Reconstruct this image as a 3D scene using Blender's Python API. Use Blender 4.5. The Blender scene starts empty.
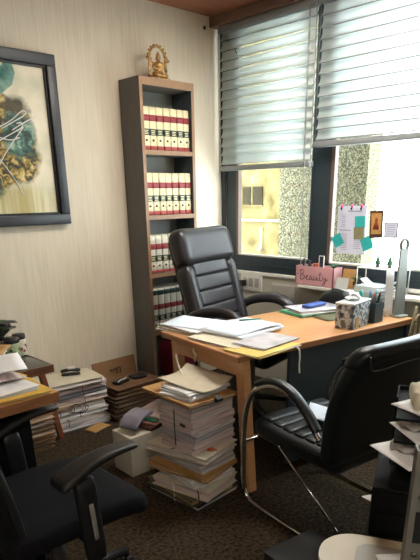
import bpy, bmesh, math, random
from mathutils import Vector, Matrix, Euler
rng = random.Random(7)
SC = bpy.context.scene
COL = SC.collection
PI = math.pi
def rad(a): return math.radians(a)

# ---------------------------------------------------------------- materials
def lin(c):
    return tuple((x/12.92 if x <= .04045 else ((x+.055)/1.055)**2.4) for x in c)
def hx(h):
    return lin(tuple(int(h[i:i+2], 16)/255 for i in (0, 2, 4)))
def new_mat(name):
    m = bpy.data.materials.new(name); m.use_nodes = True
    nt = m.node_tree; b = nt.nodes['Principled BSDF']
    return m, nt, b
def mat(name, h, rough=.6, metal=0., noise=.0, scale=30., stretch=(1, 1, 1), bump=0., spec=.5, h2=None, detail=3, coat=0., sheen=0.):
    m, nt, b = new_mat(name)
    c = hx(h)
    b.inputs['Roughness'].default_value = rough
    b.inputs['Metallic'].default_value = metal
    b.inputs['Specular IOR Level'].default_value = spec
    b.inputs['Coat Weight'].default_value = coat
    tc = nt.nodes.new('ShaderNodeTexCoord'); mp = nt.nodes.new('ShaderNodeMapping')
    mp.inputs['Scale'].default_value = stretch
    nz = nt.nodes.new('ShaderNodeTexNoise'); nz.inputs['Scale'].default_value = scale; nz.inputs['Detail'].default_value = detail
    nt.links.new(tc.outputs['Object'], mp.inputs['Vector']); nt.links.new(mp.outputs[0], nz.inputs['Vector'])
    rp = nt.nodes.new('ShaderNodeValToRGB')
    d = hx(h2) if h2 else tuple(x*(1-noise) for x in c)
    rp.color_ramp.elements[0].position = .32; rp.color_ramp.elements[1].position = .68
    rp.color_ramp.elements[0].color = (*d, 1); rp.color_ramp.elements[1].color = (*c, 1)
    nt.links.new(nz.outputs['Fac'], rp.inputs[0]); nt.links.new(rp.outputs[0], b.inputs['Base Color'])
    if bump:
        bp = nt.nodes.new('ShaderNodeBump'); bp.inputs['Strength'].default_value = bump; bp.inputs['Distance'].default_value = .004
        nt.links.new(nz.outputs['Fac'], bp.inputs['Height']); nt.links.new(bp.outputs[0], b.inputs['Normal'])
    return m
M = {}
M['wallpaper'] = mat('wallpaper', 'e0d5bf', .85, noise=.11, scale=60, stretch=(1, 1, .06), bump=.25, spec=.2)
M['wall_paint'] = mat('wall_paint', 'b9b4a6', .8, noise=.08, scale=6, spec=.2)
M['wall_plain'] = mat('wall_plain', 'c9bfae', .85, noise=.06, scale=8, spec=.2)
M['carpet'] = mat('carpet', '4e4233', .95, scale=60, bump=.8, spec=.1, h2='1d1812', detail=8)
M['ceiling_wood'] = mat('ceiling_wood', 'a5674a', .5, noise=.3, scale=6, stretch=(1, 9, 1))
M['pelmet_wood'] = mat('pelmet_wood', '7d6456', .5, noise=.25, scale=8, stretch=(9, 1, 9))
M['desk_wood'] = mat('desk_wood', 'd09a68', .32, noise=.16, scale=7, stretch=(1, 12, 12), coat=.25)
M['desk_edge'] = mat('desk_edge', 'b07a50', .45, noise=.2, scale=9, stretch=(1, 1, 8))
M['shelf_front'] = mat('shelf_front', '9c7a5c', .5, noise=.2, scale=8, stretch=(6, 6, 1))
M['shelf_side'] = mat('shelf_side', '63625f', .5, noise=.15, scale=7, stretch=(8, 8, 1))
M['shelf_inner'] = mat('shelf_inner', '8c8f8e', .6, noise=.1, scale=8)
M['dark_wood'] = mat('dark_wood', '6a4630', .35, noise=.3, scale=8, stretch=(1, 8, 8), coat=.3)
M['red_wood'] = mat('red_wood', '8a5238', .4, noise=.25, scale=10, stretch=(8, 8, 1))
M['left_table_edge'] = mat('left_table_edge', '9c6a44', .45, noise=.25, scale=9, stretch=(1, 8, 8))
M['black_leather'] = mat('black_leather', '2a282b', .36, noise=.2, scale=220, bump=.18)
M['piping_grey'] = mat('piping_grey', '3f494b', .5, noise=.1, scale=60)
M['black_seam'] = mat('black_seam', '141416', .7)
M['teal_leather'] = mat('teal_leather', '11181a', .42, noise=.25, scale=180, bump=.15)
M['black_fabric'] = mat('black_fabric', '0d0e12', .9, noise=.3, scale=300, bump=.2, spec=.2)
M['black_plastic'] = mat('black_plastic', '17181a', .45, noise=.15, scale=80)
M['arm_pad'] = mat('arm_pad', '1b1a16', .5, noise=.15, scale=120)
M['grey_plastic'] = mat('grey_plastic', '7d7c76', .5, noise=.1, scale=60)
M['tray_black'] = mat('tray_black', '090b0c', .75, noise=.2, scale=50, spec=.15)
M['chrome'] = mat('chrome', 'd6d6d2', .14, 1.0, noise=.05, scale=40)
M['steel'] = mat('steel', '8d908c', .38, 1.0, noise=.2, scale=30)
M['grey_metal'] = mat('grey_metal', '74736c', .5, .3, noise=.15, scale=40)
M['window_frame'] = mat('window_frame', '2f3c44', .45, .2, noise=.12, scale=30)
M['window_bead'] = mat('window_bead', '6c5a50', .5, .1, noise=.12, scale=30)
M['sill'] = mat('sill_white', 'e4e2da', .4, noise=.05, scale=20)
M['gasket'] = mat('gasket', 'c9c7bd', .6, noise=.1, scale=40)
M['blind_rail'] = mat('blind_rail', '84898a', .5, .1, noise=.08, scale=40)
M['blind_cord'] = mat('blind_cord', '868a86', .6, noise=.1, scale=200)
M['brass'] = mat('brass', 'd8b06a', .38, .55, h2='8a5e3a', scale=70)
M['picture_frame'] = mat('picture_frame', '25272b', .4, noise=.2, scale=60)
M['picture_lip'] = mat('picture_lip', '0e0f11', .5)
M['cream'] = mat('book_cream', 'e3d8ae', .55, noise=.12, scale=60)
M['cream_grey'] = mat('book_cream_grey', 'd2cdba', .55, noise=.15, scale=60)
M['maroon'] = mat('book_maroon', '8e2f37', .5, noise=.2, scale=80)
M['book_green'] = mat('book_green', '1e3531', .5, noise=.2, scale=80)
M['book_red'] = mat('book_red', 'a4403a', .5, noise=.2, scale=80)
M['gilt'] = mat('gilt', 'd9cda2', .4, .3)
M['crimson'] = mat('crimson', '98253f', .6, noise=.2, scale=20, stretch=(6, 6, .5))
M['white_plastic'] = mat('white_plastic', 'dcdad2', .35, noise=.05, scale=30)
M['switch_grey'] = mat('switch_grey', 'a5a299', .5, noise=.05, scale=30)
M['hole'] = mat('dark_hole', '0a0a0a', .8)
M['pink'] = mat('pink_board', 'd8a4a6', .6, noise=.1, scale=25)
M['pink_ink'] = mat('lettering_ink', '3c2c33', .6)
M['teal_note'] = mat('teal_note', '2fb3b3', .6, noise=.1, scale=30)
M['olive_note'] = mat('olive_note', '8d8a66', .7, noise=.12, scale=30)
M['print_white'] = mat('print_white', 'd3d7ea', .7, noise=.05, scale=20)
M['print_grey'] = mat('print_grey', '8a8fa0', .7)
M['pin_pink'] = mat('pin_pink', 'c63a78', .4)
M['icon_brown'] = mat('icon_brown', '5a3a2a', .5, noise=.3, scale=60)
M['icon_red'] = mat('icon_red', 'a0452e', .5, noise=.3, scale=70)
M['icon_gold'] = mat('icon_gold', 'c99a58', .5, noise=.3, scale=80)
M['tree_green'] = mat('tree_green', '2f6a47', .7, noise=.4, scale=120)
M['leaf_dark'] = mat('leaf_dark', '3d3a4c', .55, noise=.3, scale=60, h2='2a3a2a')
M['leaf_green'] = mat('leaf_green', '4c6b3c', .6, noise=.4, scale=70)
M['glass_green'] = mat('jar_green', 'b8c29a', .25, noise=.3, scale=40)
M['jar_cream'] = mat('jar_cream', 'd9d3bd', .3, noise=.15, scale=40)
M['jar_red'] = mat('jar_red', 'a83a38', .4, noise=.3, scale=50)
M['lid_dark'] = mat('lid_dark', '2f2a28', .4, noise=.2, scale=50)
M['dark_glass'] = mat('dark_glass_top', '2b2c2e', .12, noise=.1, scale=20, coat=.4)
M['cardboard'] = mat('cardboard', '9a7550', .8, noise=.15, scale=25, stretch=(8, 1, 1))
M['kraft'] = mat('kraft', 'b98d54', .7, noise=.2, scale=30)
M['kraft_dark'] = mat('kraft_dark', '6f5136', .75, noise=.25, scale=30)
M['mustard'] = mat('mustard', 'd9b04a', .65, noise=.15, scale=30)
M['yellow'] = mat('yellow_card', 'd6bb62', .6, noise=.1, scale=30)
M['beige_cover'] = mat('beige_cover', 'cfc6ae', .7, noise=.12, scale=20)
M['blue_grey'] = mat('blue_grey_cover', '4e5a66', .65, noise=.15, scale=30)
M['black_card'] = mat('black_card', '141414', .6, noise=.2, scale=30)
M['olive_card'] = mat('olive_card', '5a5a3c', .65, noise=.25, scale=30)
M['brown_card'] = mat('brown_card', '5c3a2e', .65, noise=.25, scale=30)
M['green_card'] = mat('green_card', '3f9a70', .6, noise=.1, scale=30)
M['pink_card'] = mat('pink_card', 'c78a86', .6, noise=.1, scale=30)
M['lilac_plastic'] = mat('lilac_plastic', '8a8794', .35, noise=.3, scale=18)
M['box_white'] = mat('box_white', 'c4bfae', .7, noise=.1, scale=12)
M['string_white'] = mat('string_white', 'e2ddcc', .8, noise=.1, scale=200)
M['string_red'] = mat('string_red', 'b03a40', .7, noise=.2, scale=200)
M['string_black'] = mat('string_black', '1a1a1c', .7)
M['rope'] = mat('rope', '8f7f5c', .9, noise=.4, scale=150, bump=.4)
M['seal_red'] = mat('seal_red', 'd9653f', .6, noise=.5, scale=60)
M['highlighter'] = mat('highlighter', 'f2ee3a', .6)
M['blue_pen'] = mat('blue_pen', '3858a0', .4)
M['red_pen'] = mat('red_pen', 'b03040', .4)
M['green_pen'] = mat('green_pen', '2a7a68', .4)
M['teal_plastic'] = mat('teal_plastic', '2a8f88', .4, noise=.2, scale=40)
M['tissue'] = mat('tissue', 'e8eef0', .8, noise=.08, scale=40)
M['beige_plastic'] = mat('beige_plastic', 'b6a98c', .4, noise=.08, scale=20)
M['clear_dull'] = mat('smoked_plastic', '8c8779', .3, noise=.08, scale=20)
M['poly'] = mat('poly_wrap', 'b7b2b0', .35, noise=.3, scale=50)
M['desk_panel'] = mat('desk_panel', '2c3a3e', .5, noise=.12, scale=20)
M['desk_back'] = mat('desk_back', '6d6d66', .6, noise=.1, scale=20)
M['acrylic'] = mat('acrylic', 'c6ccc8', .25, noise=.05, scale=20)
M['duct_grey'] = mat('duct_grey', '7c8078', .5, .2, noise=.1, scale=40)

def paper_mat(name, h, h2, k=420):
    m, nt, b = new_mat(name)
    b.inputs['Roughness'].default_value = .8; b.inputs['Specular IOR Level'].default_value = .2
    tc = nt.nodes.new('ShaderNodeTexCoord'); mp = nt.nodes.new('ShaderNodeMapping'); mp.inputs['Scale'].default_value = (6, 6, k)
    nz = nt.nodes.new('ShaderNodeTexNoise'); nz.inputs['Scale'].default_value = 1.; nz.inputs['Detail'].default_value = 2
    rp = nt.nodes.new('ShaderNodeValToRGB')
    rp.color_ramp.elements[0].position = .35; rp.color_ramp.elements[1].position = .6
    rp.color_ramp.elements[0].color = (*hx(h2), 1); rp.color_ramp.elements[1].color = (*hx(h), 1)
    L = nt.links.new
    L(tc.outputs['Object'], mp.inputs[0]); L(mp.outputs[0], nz.inputs['Vector']); L(nz.outputs['Fac'], rp.inputs[0]); L(rp.outputs[0], b.inputs['Base Color'])
    return m
M['pages'] = paper_mat('pages', 'dcd6cf', 'a49c96')
M['pages_pink'] = paper_mat('pages_pink', 'dccbc6', 'a89490')
M['pages_grey'] = paper_mat('pages_grey', 'bdb9ba', '86838a')
M['pages_white'] = paper_mat('pages_white', 'ecebe8', 'c4c4c6')
M['pages_brown'] = paper_mat('pages_brown', 'b9a07c', '54402c', 300)
M['paper'] = mat('paper_white', 'e9e8e6', .75, noise=.04, scale=12, spec=.2)
M['paper_blue'] = mat('paper_bluish', 'cfd9e4', .75, noise=.05, scale=12, spec=.2)

def ramp_noise(name, stops, scale, rough=.9, stretch=(1, 1, 1), detail=6, vor=False):
    m, nt, b = new_mat(name)
    b.inputs['Roughness'].default_value = rough; b.inputs['Specular IOR Level'].default_value = .15
    tc = nt.nodes.new('ShaderNodeTexCoord'); mp = nt.nodes.new('ShaderNodeMapping'); mp.inputs['Scale'].default_value = stretch
    nz = nt.nodes.new('ShaderNodeTexNoise'); nz.inputs['Scale'].default_value = scale; nz.inputs['Detail'].default_value = detail
    rp = nt.nodes.new('ShaderNodeValToRGB')
    el = rp.color_ramp.elements
    while len(el) < len(stops): el.new(.5)
    for e, (p, h) in zip(el, stops): e.position = p; e.color = (*hx(h), 1)
    L = nt.links.new
    L(tc.outputs['Object'], mp.inputs[0]); L(mp.outputs[0], nz.inputs['Vector']); L(nz.outputs['Fac'], rp.inputs[0]); L(rp.outputs[0], b.inputs['Base Color'])
    return m
M['granite'] = ramp_noise('granite', [(.36, '3c392d'), (.47, '605c48'), (.54, '716d57'), (.66, '98937c')], 75, detail=4)
M['stucco'] = ramp_noise('stucco', [(.32, '453a1c'), (.45, '5c5132'), (.55, '645938'), (.7, '736948')], 4.0)
M['marble_print'] = ramp_noise('marble_print', [(.38, '3a4148'), (.46, '9aa0a0'), (.52, 'd8dcd8'), (.6, '6a7276')], 26, .5)
M['outside_dark'] = mat('outside_dark', '2a2519', .9, noise=.3, scale=8, spec=.05)

def blind_mat():
    m, nt, b = new_mat('blind_slat')
    b.inputs['Base Color'].default_value = (*hx('dcdfd8'), 1); b.inputs['Roughness'].default_value = .5
    tr = nt.nodes.new('ShaderNodeBsdfTranslucent'); tr.inputs[0].default_value = (*hx('dfe6e6'), 1)
    mx = nt.nodes.new('ShaderNodeMixShader'); mx.inputs[0].default_value = .5
    out = nt.nodes['Material Output']; L = nt.links.new
    tc = nt.nodes.new('ShaderNodeTexCoord'); nz = nt.nodes.new('ShaderNodeTexNoise'); nz.inputs['Scale'].default_value = 9
    rp = nt.nodes.new('ShaderNodeValToRGB'); rp.color_ramp.elements[0].color = (*hx('cfd2c8'), 1); rp.color_ramp.elements[1].color = (*hx('e4e6e0'), 1)
    L(tc.outputs['Object'], nz.inputs['Vector']); L(nz.outputs['Fac'], rp.inputs[0]); L(rp.outputs[0], b.inputs['Base Color'])
    L(b.outputs[0], mx.inputs[1]); L(tr.outputs[0], mx.inputs[2]); L(mx.outputs[0], out.inputs[0])
    return m
M['slat'] = blind_mat()
def glass_mat():
    m, nt, b = new_mat('window_glass')
    tr = nt.nodes.new('ShaderNodeBsdfTransparent'); tr.inputs[0].default_value = (.95, .97, .96, 1)
    gl = nt.nodes.new('ShaderNodeBsdfGlossy'); gl.inputs['Roughness'].default_value = .03
    mx = nt.nodes.new('ShaderNodeMixShader'); mx.inputs[0].default_value = .04
    L = nt.links.new
    L(tr.outputs[0], mx.inputs[1]); L(gl.outputs[0], mx.inputs[2]); L(mx.outputs[0], nt.nodes['Material Output'].inputs[0])
    return m
M['glass'] = glass_mat()
def clear_mat():
    m, nt, b = new_mat('clear_acrylic')
    b.inputs['Base Color'].default_value = (.75, .82, .8, 1); b.inputs['Roughness'].default_value = .15
    tr = nt.nodes.new('ShaderNodeBsdfTransparent'); tr.inputs[0].default_value = (.92, .95, .94, 1)
    mx = nt.nodes.new('ShaderNodeMixShader'); mx.inputs[0].default_value = .35
    L = nt.links.new
    L(tr.outputs[0], mx.inputs[1]); L(b.outputs[0], mx.inputs[2]); L(mx.outputs[0], nt.nodes['Material Output'].inputs[0])
    return m
M['clear'] = clear_mat()
def emit_mat(name, h, s):
    m, nt, b = new_mat(name)
    b.inputs['Base Color'].default_value = (*hx(h), 1)
    b.inputs['Emission Color'].default_value = (*hx(h), 1); b.inputs['Emission Strength'].default_value = s
    return m

# ---------------------------------------------------------------- geometry helpers
class MB:
    """collects shapes into one mesh"""
    def __init__(self): self.bm = bmesh.new(); self.mats = []
    def mi(self, m):
        m = M[m] if isinstance(m, str) else m
        if m not in self.mats: self.mats.append(m)
        return self.mats.index(m)
    def add(self, verts, faces, m, smooth=False):
        k = self.mi(m); vs = [self.bm.verts.new(v) for v in verts]
        for f in faces:
            try:
                fc = self.bm.faces.new([vs[i] for i in f]); fc.material_index = k; fc.smooth = smooth
            except ValueError: pass
        return self
    def box(self, c, s, m, rot=None, bev=0.):
        t = bmesh.new(); bmesh.ops.create_cube(t, size=1)
        for v in t.verts: v.co = Vector((v.co.x*s[0], v.co.y*s[1], v.co.z*s[2]))
        if bev: bmesh.ops.bevel(t, geom=t.edges[:], offset=min(bev, min(s)*.45), segments=2, affect='EDGES', profile=.6)
        R = Euler(rot).to_matrix() if rot else Matrix.Identity(3)
        return self.merge(t, m, lambda v: R @ v + Vector(c), bool(bev))
    def b2(self, x0, x1, y0, y1, z0, z1, m, bev=0.):
        return self.box(((x0+x1)/2, (y0+y1)/2, (z0+z1)/2), (abs(x1-x0), abs(y1-y0), abs(z1-z0)), m, None, bev)
    def merge(self, t, m, fn=None, smooth=False):
        t.verts.index_update()
        vs = [(fn(v.co) if fn else v.co.copy()) for v in t.verts]
        fs = [[v.index for v in f.verts] for f in t.faces]
        t.free()
        return self.add(vs, fs, m, smooth)
    def rbox(self, s, r, m, n=(8, 8, 8), fn=None):
        """rounded box, many segments, optionally bent by fn"""
        t = bmesh.new(); hs = Vector(s)/2
        idx = {}; fs = []
        def key(i, j, k):
            if (i, j, k) not in idx:
                p = Vector((-hs.x+s[0]*i/n[0], -hs.y+s[1]*j/n[1], -hs.z+s[2]*k/n[2]))
                rr = min(r, hs.x, hs.y, hs.z)
                q = Vector((max(-hs.x+rr, min(hs.x-rr, p.x)), max(-hs.y+rr, min(hs.y-rr, p.y)), max(-hs.z+rr, min(hs.z-rr, p.z))))
                d = p-q
                if d.length > 1e-9: p = q+d.normalized()*rr
                idx[(i, j, k)] = t.verts.new(fn(p) if fn else p)
            return idx[(i, j, k)]
        def face(*q):
            try: t.faces.new([key(*a) for a in q])
            except ValueError: pass
        for i in range(n[0]):
            for j in range(n[1]):
                face((i, j, 0), (i, j+1, 0), (i+1, j+1, 0), (i+1, j, 0)); face((i, j, n[2]), (i+1, j, n[2]), (i+1, j+1, n[2]), (i, j+1, n[2]))
            for k in range(n[2]):
                face((i, 0, k), (i+1, 0, k), (i+1, 0, k+1), (i, 0, k+1)); face((i, n[1], k), (i, n[1], k+1), (i+1, n[1], k+1), (i+1, n[1], k))
        for j in range(n[1]):
            for k in range(n[2]):
                face((0, j, k), (0, j, k+1), (0, j+1, k+1), (0, j+1, k)); face((n[0], j, k), (n[0], j+1, k), (n[0], j+1, k+1), (n[0], j, k+1))
        return self.merge(t, m, None, True)
    def tube(self, pts, r, m, closed=False, seg=8, smoothn=0, flat=None):
        P = [Vector(p) for p in pts]
        for _ in range(smoothn):      # Chaikin rounding
            Q = [] if closed else [P[0]]
            for i in range(len(P) if closed else len(P)-1):
                a, b = P[i], P[(i+1) % len(P)]
                Q += [a*.75+b*.25, a*.25+b*.75]
            if not closed: Q.append(P[-1])
            P = Q
        n = len(P); vs = []; fs = []
        prev = None
        for i, p in enumerate(P):
            t = (P[(i+1) % n]-P[i-1]) if closed else (P[min(i+1, n-1)]-P[max(i-1, 0)])
            t = t.normalized() if t.length > 1e-9 else Vector((0, 0, 1))
            if prev is None:
                a = Vector((0, 0, 1)) if abs(t.z) < .9 else Vector((1, 0, 0))
                nx = t.cross(a).normalized()
            else: nx = (prev-t*prev.dot(t)).normalized()
            prev = nx; ny = t.cross(nx)
            rr = r(i/(n-1)) if callable(r) else r
            for k in range(seg):
                an = 2*PI*k/seg
                fx, fy = flat if flat else (1, 1)
                vs.append(p+nx*math.cos(an)*rr*fx+ny*math.sin(an)*rr*fy)
        for i in range(n if closed else n-1):
            for k in range(seg):
                a = i*seg+k; b = i*seg+(k+1) % seg; c = ((i+1) % n)*seg+(k+1) % seg; d = ((i+1) % n)*seg+k
                fs.append((a, b, c, d))
        if not closed:
            fs.append(tuple(range(seg))[::-1]); fs.append(tuple((n-1)*seg+k for k in range(seg)))
        return self.add(vs, fs, m, True)
    def lathe(self, prof, m, c=(0, 0, 0), seg=20, smooth=True):
        vs = []; fs = []; n = len(prof)
        for r, z in prof:
            for k in range(seg):
                a = 2*PI*k/seg; vs.append((c[0]+r*math.cos(a), c[1]+r*math.sin(a), c[2]+z))
        for i in range(n-1):
            for k in range(seg):
                fs.append((i*seg+k, i*seg+(k+1) % seg, (i+1)*seg+(k+1) % seg, (i+1)*seg+k))
        fs.append(tuple(range(seg))[::-1]); fs.append(tuple((n-1)*seg+k for k in range(seg)))
        return self.add(vs, fs, m, smooth)
    def prism(self, poly, d, m, fn, smooth=False):
        """poly (a,b) extruded from 0 to d along the third axis; fn maps (a,b,c) to a point"""
        n = len(poly)
        vs = [fn(a, b, 0) for a, b in poly]+[fn(a, b, d) for a, b in poly]
        fs = [tuple(range(n))[::-1], tuple(range(n, 2*n))]+[(i, (i+1) % n, n+(i+1) % n, n+i) for i in range(n)]
        return self.add(vs, fs, m, smooth)
    def sheet(self, w, d, m, fn=None, t=.0012, n=(8, 8), at=None):
        """thin sheet of paper with thickness; fn(x,y)->z"""
        vs = []; fs = []; nx, ny = n
        for lay in (0, 1):
            for i in range(nx+1):
                for j in range(ny+1):
                    x = -w/2+w*i/nx; y = -d/2+d*j/ny; z = (fn(x, y) if fn else 0)+lay*t
                    p = Vector((x, y, z)); vs.append(at @ p if at else p)
        o = (nx+1)*(ny+1); I = lambda i, j: i*(ny+1)+j
        for i in range(nx):
            for j in range(ny):
                fs.append((I(i, j), I(i, j+1), I(i+1, j+1), I(i+1, j))); fs.append((o+I(i, j), o+I(i+1, j), o+I(i+1, j+1), o+I(i, j+1)))
        for i in range(nx):
            fs.append((I(i, 0), I(i+1, 0), o+I(i+1, 0), o+I(i, 0))); fs.append((I(i+1, ny), I(i, ny), o+I(i, ny), o+I(i+1, ny)))
        for j in range(ny):
            fs.append((I(0, j+1), I(0, j), o+I(0, j), o+I(0, j+1))); fs.append((I(nx, j), I(nx, j+1), o+I(nx, j+1), o+I(nx, j)))
        return self.add(vs, fs, m, True)
    def build(self, name, parent=None, loc=(0, 0, 0), rot=(0, 0, 0)):
        bmesh.ops.recalc_face_normals(self.bm, faces=self.bm.faces[:])
        me = bpy.data.meshes.new(name); self.bm.to_mesh(me); self.bm.free()
        for m in self.mats: me.materials.append(m)
        o = bpy.data.objects.new(name, me); COL.objects.link(o)
        o.location = loc; o.rotation_euler = rot
        if parent: o.parent = parent
        return o
def tag(o, label, cat, group=None, kind=None):
    o['label'] = label; o['category'] = cat
    if group: o['group'] = group
    if kind: o['kind'] = kind
    return o
def thing(name, label, cat, loc=(0, 0, 0), rz=0., group=None):
    o = bpy.data.objects.new(name, None); COL.objects.link(o); o.empty_display_size = .05
    o.location = loc; o.rotation_euler = (0, 0, rz)
    return tag(o, label, cat, group)
def struct(mb, name): 
    o = mb.build(name); o['kind'] = 'structure'; return o
def copy_thing(o, loc=None, rot=None, label=None, parent=None):
    c = o.copy(); COL.objects.link(c)
    if parent: c.parent = parent
    if loc is not None: c.location = loc
    if rot is not None: c.rotation_euler = rot
    if label: c['label'] = label
    for ch in list(o.children): copy_thing(ch, parent=c)
    return c
ORD = ['first', 'second', 'third', 'fourth', 'fifth', 'sixth', 'seventh', 'eighth', 'ninth', 'tenth', 'eleventh', 'twelfth']

XW, YB, ZC = 3.284, 3.267, 2.547     # window wall, back wall, ceiling
X0, Y0 = -1.3, -1.6
FILL, SKY, SUN, EXPO = 17.0, 5.3, 1.0, 1.35
CAMR = ((0.719651, -0.694144, -0.016316), (-0.265012, -0.252879, -0.930495), (0.641772, 0.673955, -0.365942))
# ---------------------------------------------------------------- the room
struct(MB().b2(X0-.1, XW+.12, Y0-.1, YB+.1, -.08, 0, 'carpet'), 'floor')
struct(MB().b2(X0-.1, XW+.12, Y0-.1, YB+.1, ZC, ZC+.1, 'ceiling_wood'), 'ceiling')
struct(MB().b2(X0-.1, XW+.12, YB, YB+.1, 0, ZC, 'wallpaper'), 'wall_back')
struct(MB().b2(X0-.1, X0, Y0, YB, 0, ZC, 'wall_plain'), 'wall_left')
struct(MB().b2(X0-.1, XW+.12, Y0-.1, Y0, 0, ZC, 'wall_plain'), 'wall_front')
SILL = .835; WY0, WY1 = .9, 3.225      # window opening along y
ww = MB()
ww.b2(XW, XW+.12, Y0, YB, 0, SILL-.02, 'wall_paint')
ww.b2(XW, XW+.12, WY1, YB, SILL-.02, ZC, 'wall_paint')
ww.b2(XW, XW+.12, Y0, WY0, SILL-.02, ZC, 'wall_paint')
ww.b2(XW, XW+.12, WY0, WY1, 2.49, ZC, 'wall_paint')
struct(ww, 'wall_window')
struct(MB().b2(XW-.012, XW+.05, WY0, WY1, SILL-.02, SILL+.004, 'sill', .004), 'trim_1')
struct(MB().b2(XW-.115, XW, WY0-.3, YB, 2.483, ZC-.001, 'pelmet_wood'), 'trim_2')
struct(MB().b2(XW-.01, XW, YB-.045, YB-.001, SILL, 2.483, 'window_frame'), 'trim_3')
# two window units: frame bars, glass pane, beads
def window(n, ya, yb, frame_l, frame_r, zb):
    f = MB(); xa, xb = XW+.005, XW+.05
    f.b2(xa, xb, ya, yb, SILL+.006, zb, 'window_frame'); f.b2(xa, xb, ya, yb, 2.42, 2.489, 'window_frame')
    f.b2(xa, xb, ya, ya+frame_r, zb, 2.42, 'window_frame'); f.b2(xa, xb, yb-frame_l, yb, zb, 2.42, 'window_frame')
    f.b2(xa-.006, xa, ya+.01, yb-.01, SILL+.05, SILL+.056, 'window_frame')
    o = f.build('window_%d' % n); o['kind'] = 'structure'
    g = MB(); y0, y1 = ya+frame_r, yb-frame_l
    g.b2(xa-.003, xb-.01, y1-.026, y1, zb, 2.42, 'window_bead'); g.b2(xa-.003, xb-.01, y0, y0+.016, zb, 2.42, 'window_frame')
    g.b2(xa-.003, xb-.01, y0, y1, zb, zb+.012, 'gasket')
    g.build('bead', o)
    MB().b2(xa+.02, xa+.025, y0+.001, y1-.001, zb+.001, 2.419, 'glass').build('pane', o)
window(1, 2.372, 3.222, .10, .035, .955)
window(2, .9, 2.372, .105, .06, .945)

# ---------------------------------------------------------------- outside
ob = MB(); ox = 7.2
ob.b2(ox, ox+.6, 5.35, 14, -6, 9, 'stucco')
tagged = ob.build('neighbour_building'); tag(tagged, 'yellow sunlit stucco building seen through the left window', 'building')
for i, (a, b) in enumerate(((6.50, 6.66), (6.24, 6.44))):
    w = MB().b2(ox-.03, ox+.02, a, b, 1.235, 1.51, 'outside_dark')
    w.b2(ox-.05, ox+.02, a-.02, b+.02, 1.215, 1.235, 'stucco').build('window', tagged)
MB().b2(ox-.06, ox, 5.4, 8.2, .985, 1.02, 'olive_note').build('ledge', tagged)
MB().tube([(ox-.06, 6.22, .9), (ox-.06, 6.22, .6), (ox-.06, 6.26, .52)], .025, 'olive_note', smoothn=1).build('pipe', tagged)
gp = MB().b2(3.95, 4.12, 2.40, 3.235, -3, 6, 'granite').build('granite_pillar')
tag(gp, 'rough grey granite pillar outside, behind the post between the windows', 'pillar')

# ---------------------------------------------------------------- blinds
def blind(label, ya, yb, zb, zt, x, tilt, chain_y, shade_edge):
    t = thing('venetian_blind', label, 'blind', (x, (ya+yb)/2, zb), 0, 'window blinds')
    L = yb-ya; h = zt-zb
    MB().box((0, 0, h-.02), (.05, L, .04), 'blind_rail', None, .006).build('head_rail', t)
    s = MB(); pitch = .0605; n = int((h-.05)/pitch)
    for i in range(n):
        zc = .045+pitch*(i+.5)
        vs = []; fs = []; W = .070; K = 6
        for lay in (0, 1):
            for k in range(K+1):
                u = -W/2+W*k/K; bow = .010*(1-(2*u/W)**2)+lay*.0009
                px = u*math.cos(tilt)+bow*math.sin(tilt); pz = u*math.sin(tilt)-bow*math.cos(tilt)
                for yy in (-L/2+.006, L/2-.006): vs.append((px, yy, zc+pz))
        o = 2*(K+1)
        for k in range(K):
            a = 2*k; fs += [(a, a+1, a+3, a+2), (o+a, o+a+2, o+a+3, o+a+1)]
            fs += [(a, a+2, o+a+2, o+a), (a+1, o+a+1, o+a+3, a+3)]
        fs += [(0, o, o+1, 1), (2*K, 2*K+1, o+2*K+1, o+2*K)]
        s.add(vs, fs, 'slat', True)
        if shade_edge: s.box((-W/2*math.cos(tilt)-.001, 0, zc-W/2*math.sin(tilt)), (.003, L-.012, .006), 'blind_rail')  # grey strip stands in for the shade along each slat's lower edge
    s.build('slats', t)
    MB().box((0, 0, .017), (.05, L, .034), 'blind_rail', None, .006).build('bottom_rail', t)
    for yy in (-L/2+.03, L/2-.03, ):
        c = MB()
        c.tube([(-.046, yy, .03), (-.046, yy, h-.03)], .0016, 'blind_cord', seg=5)
        c.build('ladder_cord', t)
    if chain_y is not None:
        y = chain_y-(ya+yb)/2
        pts = [(-.05, y, h-.03), (-.05, y, -.62), (-.05, y+.01, -.66), (-.05, y+.03, -.67), (-.05, y+.045, -.64), (-.05, y+.05, .0), (-.05, y+.05, h-.03)]
        MB().tube(pts, .0034, 'blind_cord', seg=5, smoothn=1).build('bead_chain', t)
    return t
bl1 = blind('grey white slatted blind over the narrower window beside the corner', 2.382, 3.215, 1.563, 2.482, XW-.062, rad(65), 2.352, False)
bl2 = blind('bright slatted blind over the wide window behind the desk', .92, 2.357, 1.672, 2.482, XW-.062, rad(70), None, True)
tie = MB().tube([(XW-.03, 3.15, 2.42), (XW-.04, 3.12, 2.38), (XW-.05, 3.06, 2.30)], .003, 'string_black', seg=5).build('blind_tie')
tag(tie, 'short dark tie hanging at the top corner of the left blind', 'cord')
cp = MB().lathe([(.012, 0), (.012, .004), (.005, .007)], 'black_plastic', seg=12).build('wall_hook', None, (3.12, YB-.001, 2.475), (rad(90), 0, 0))
tag(cp, 'small dark hook on the wallpapered wall beside the pelmet', 'hook')

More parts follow.
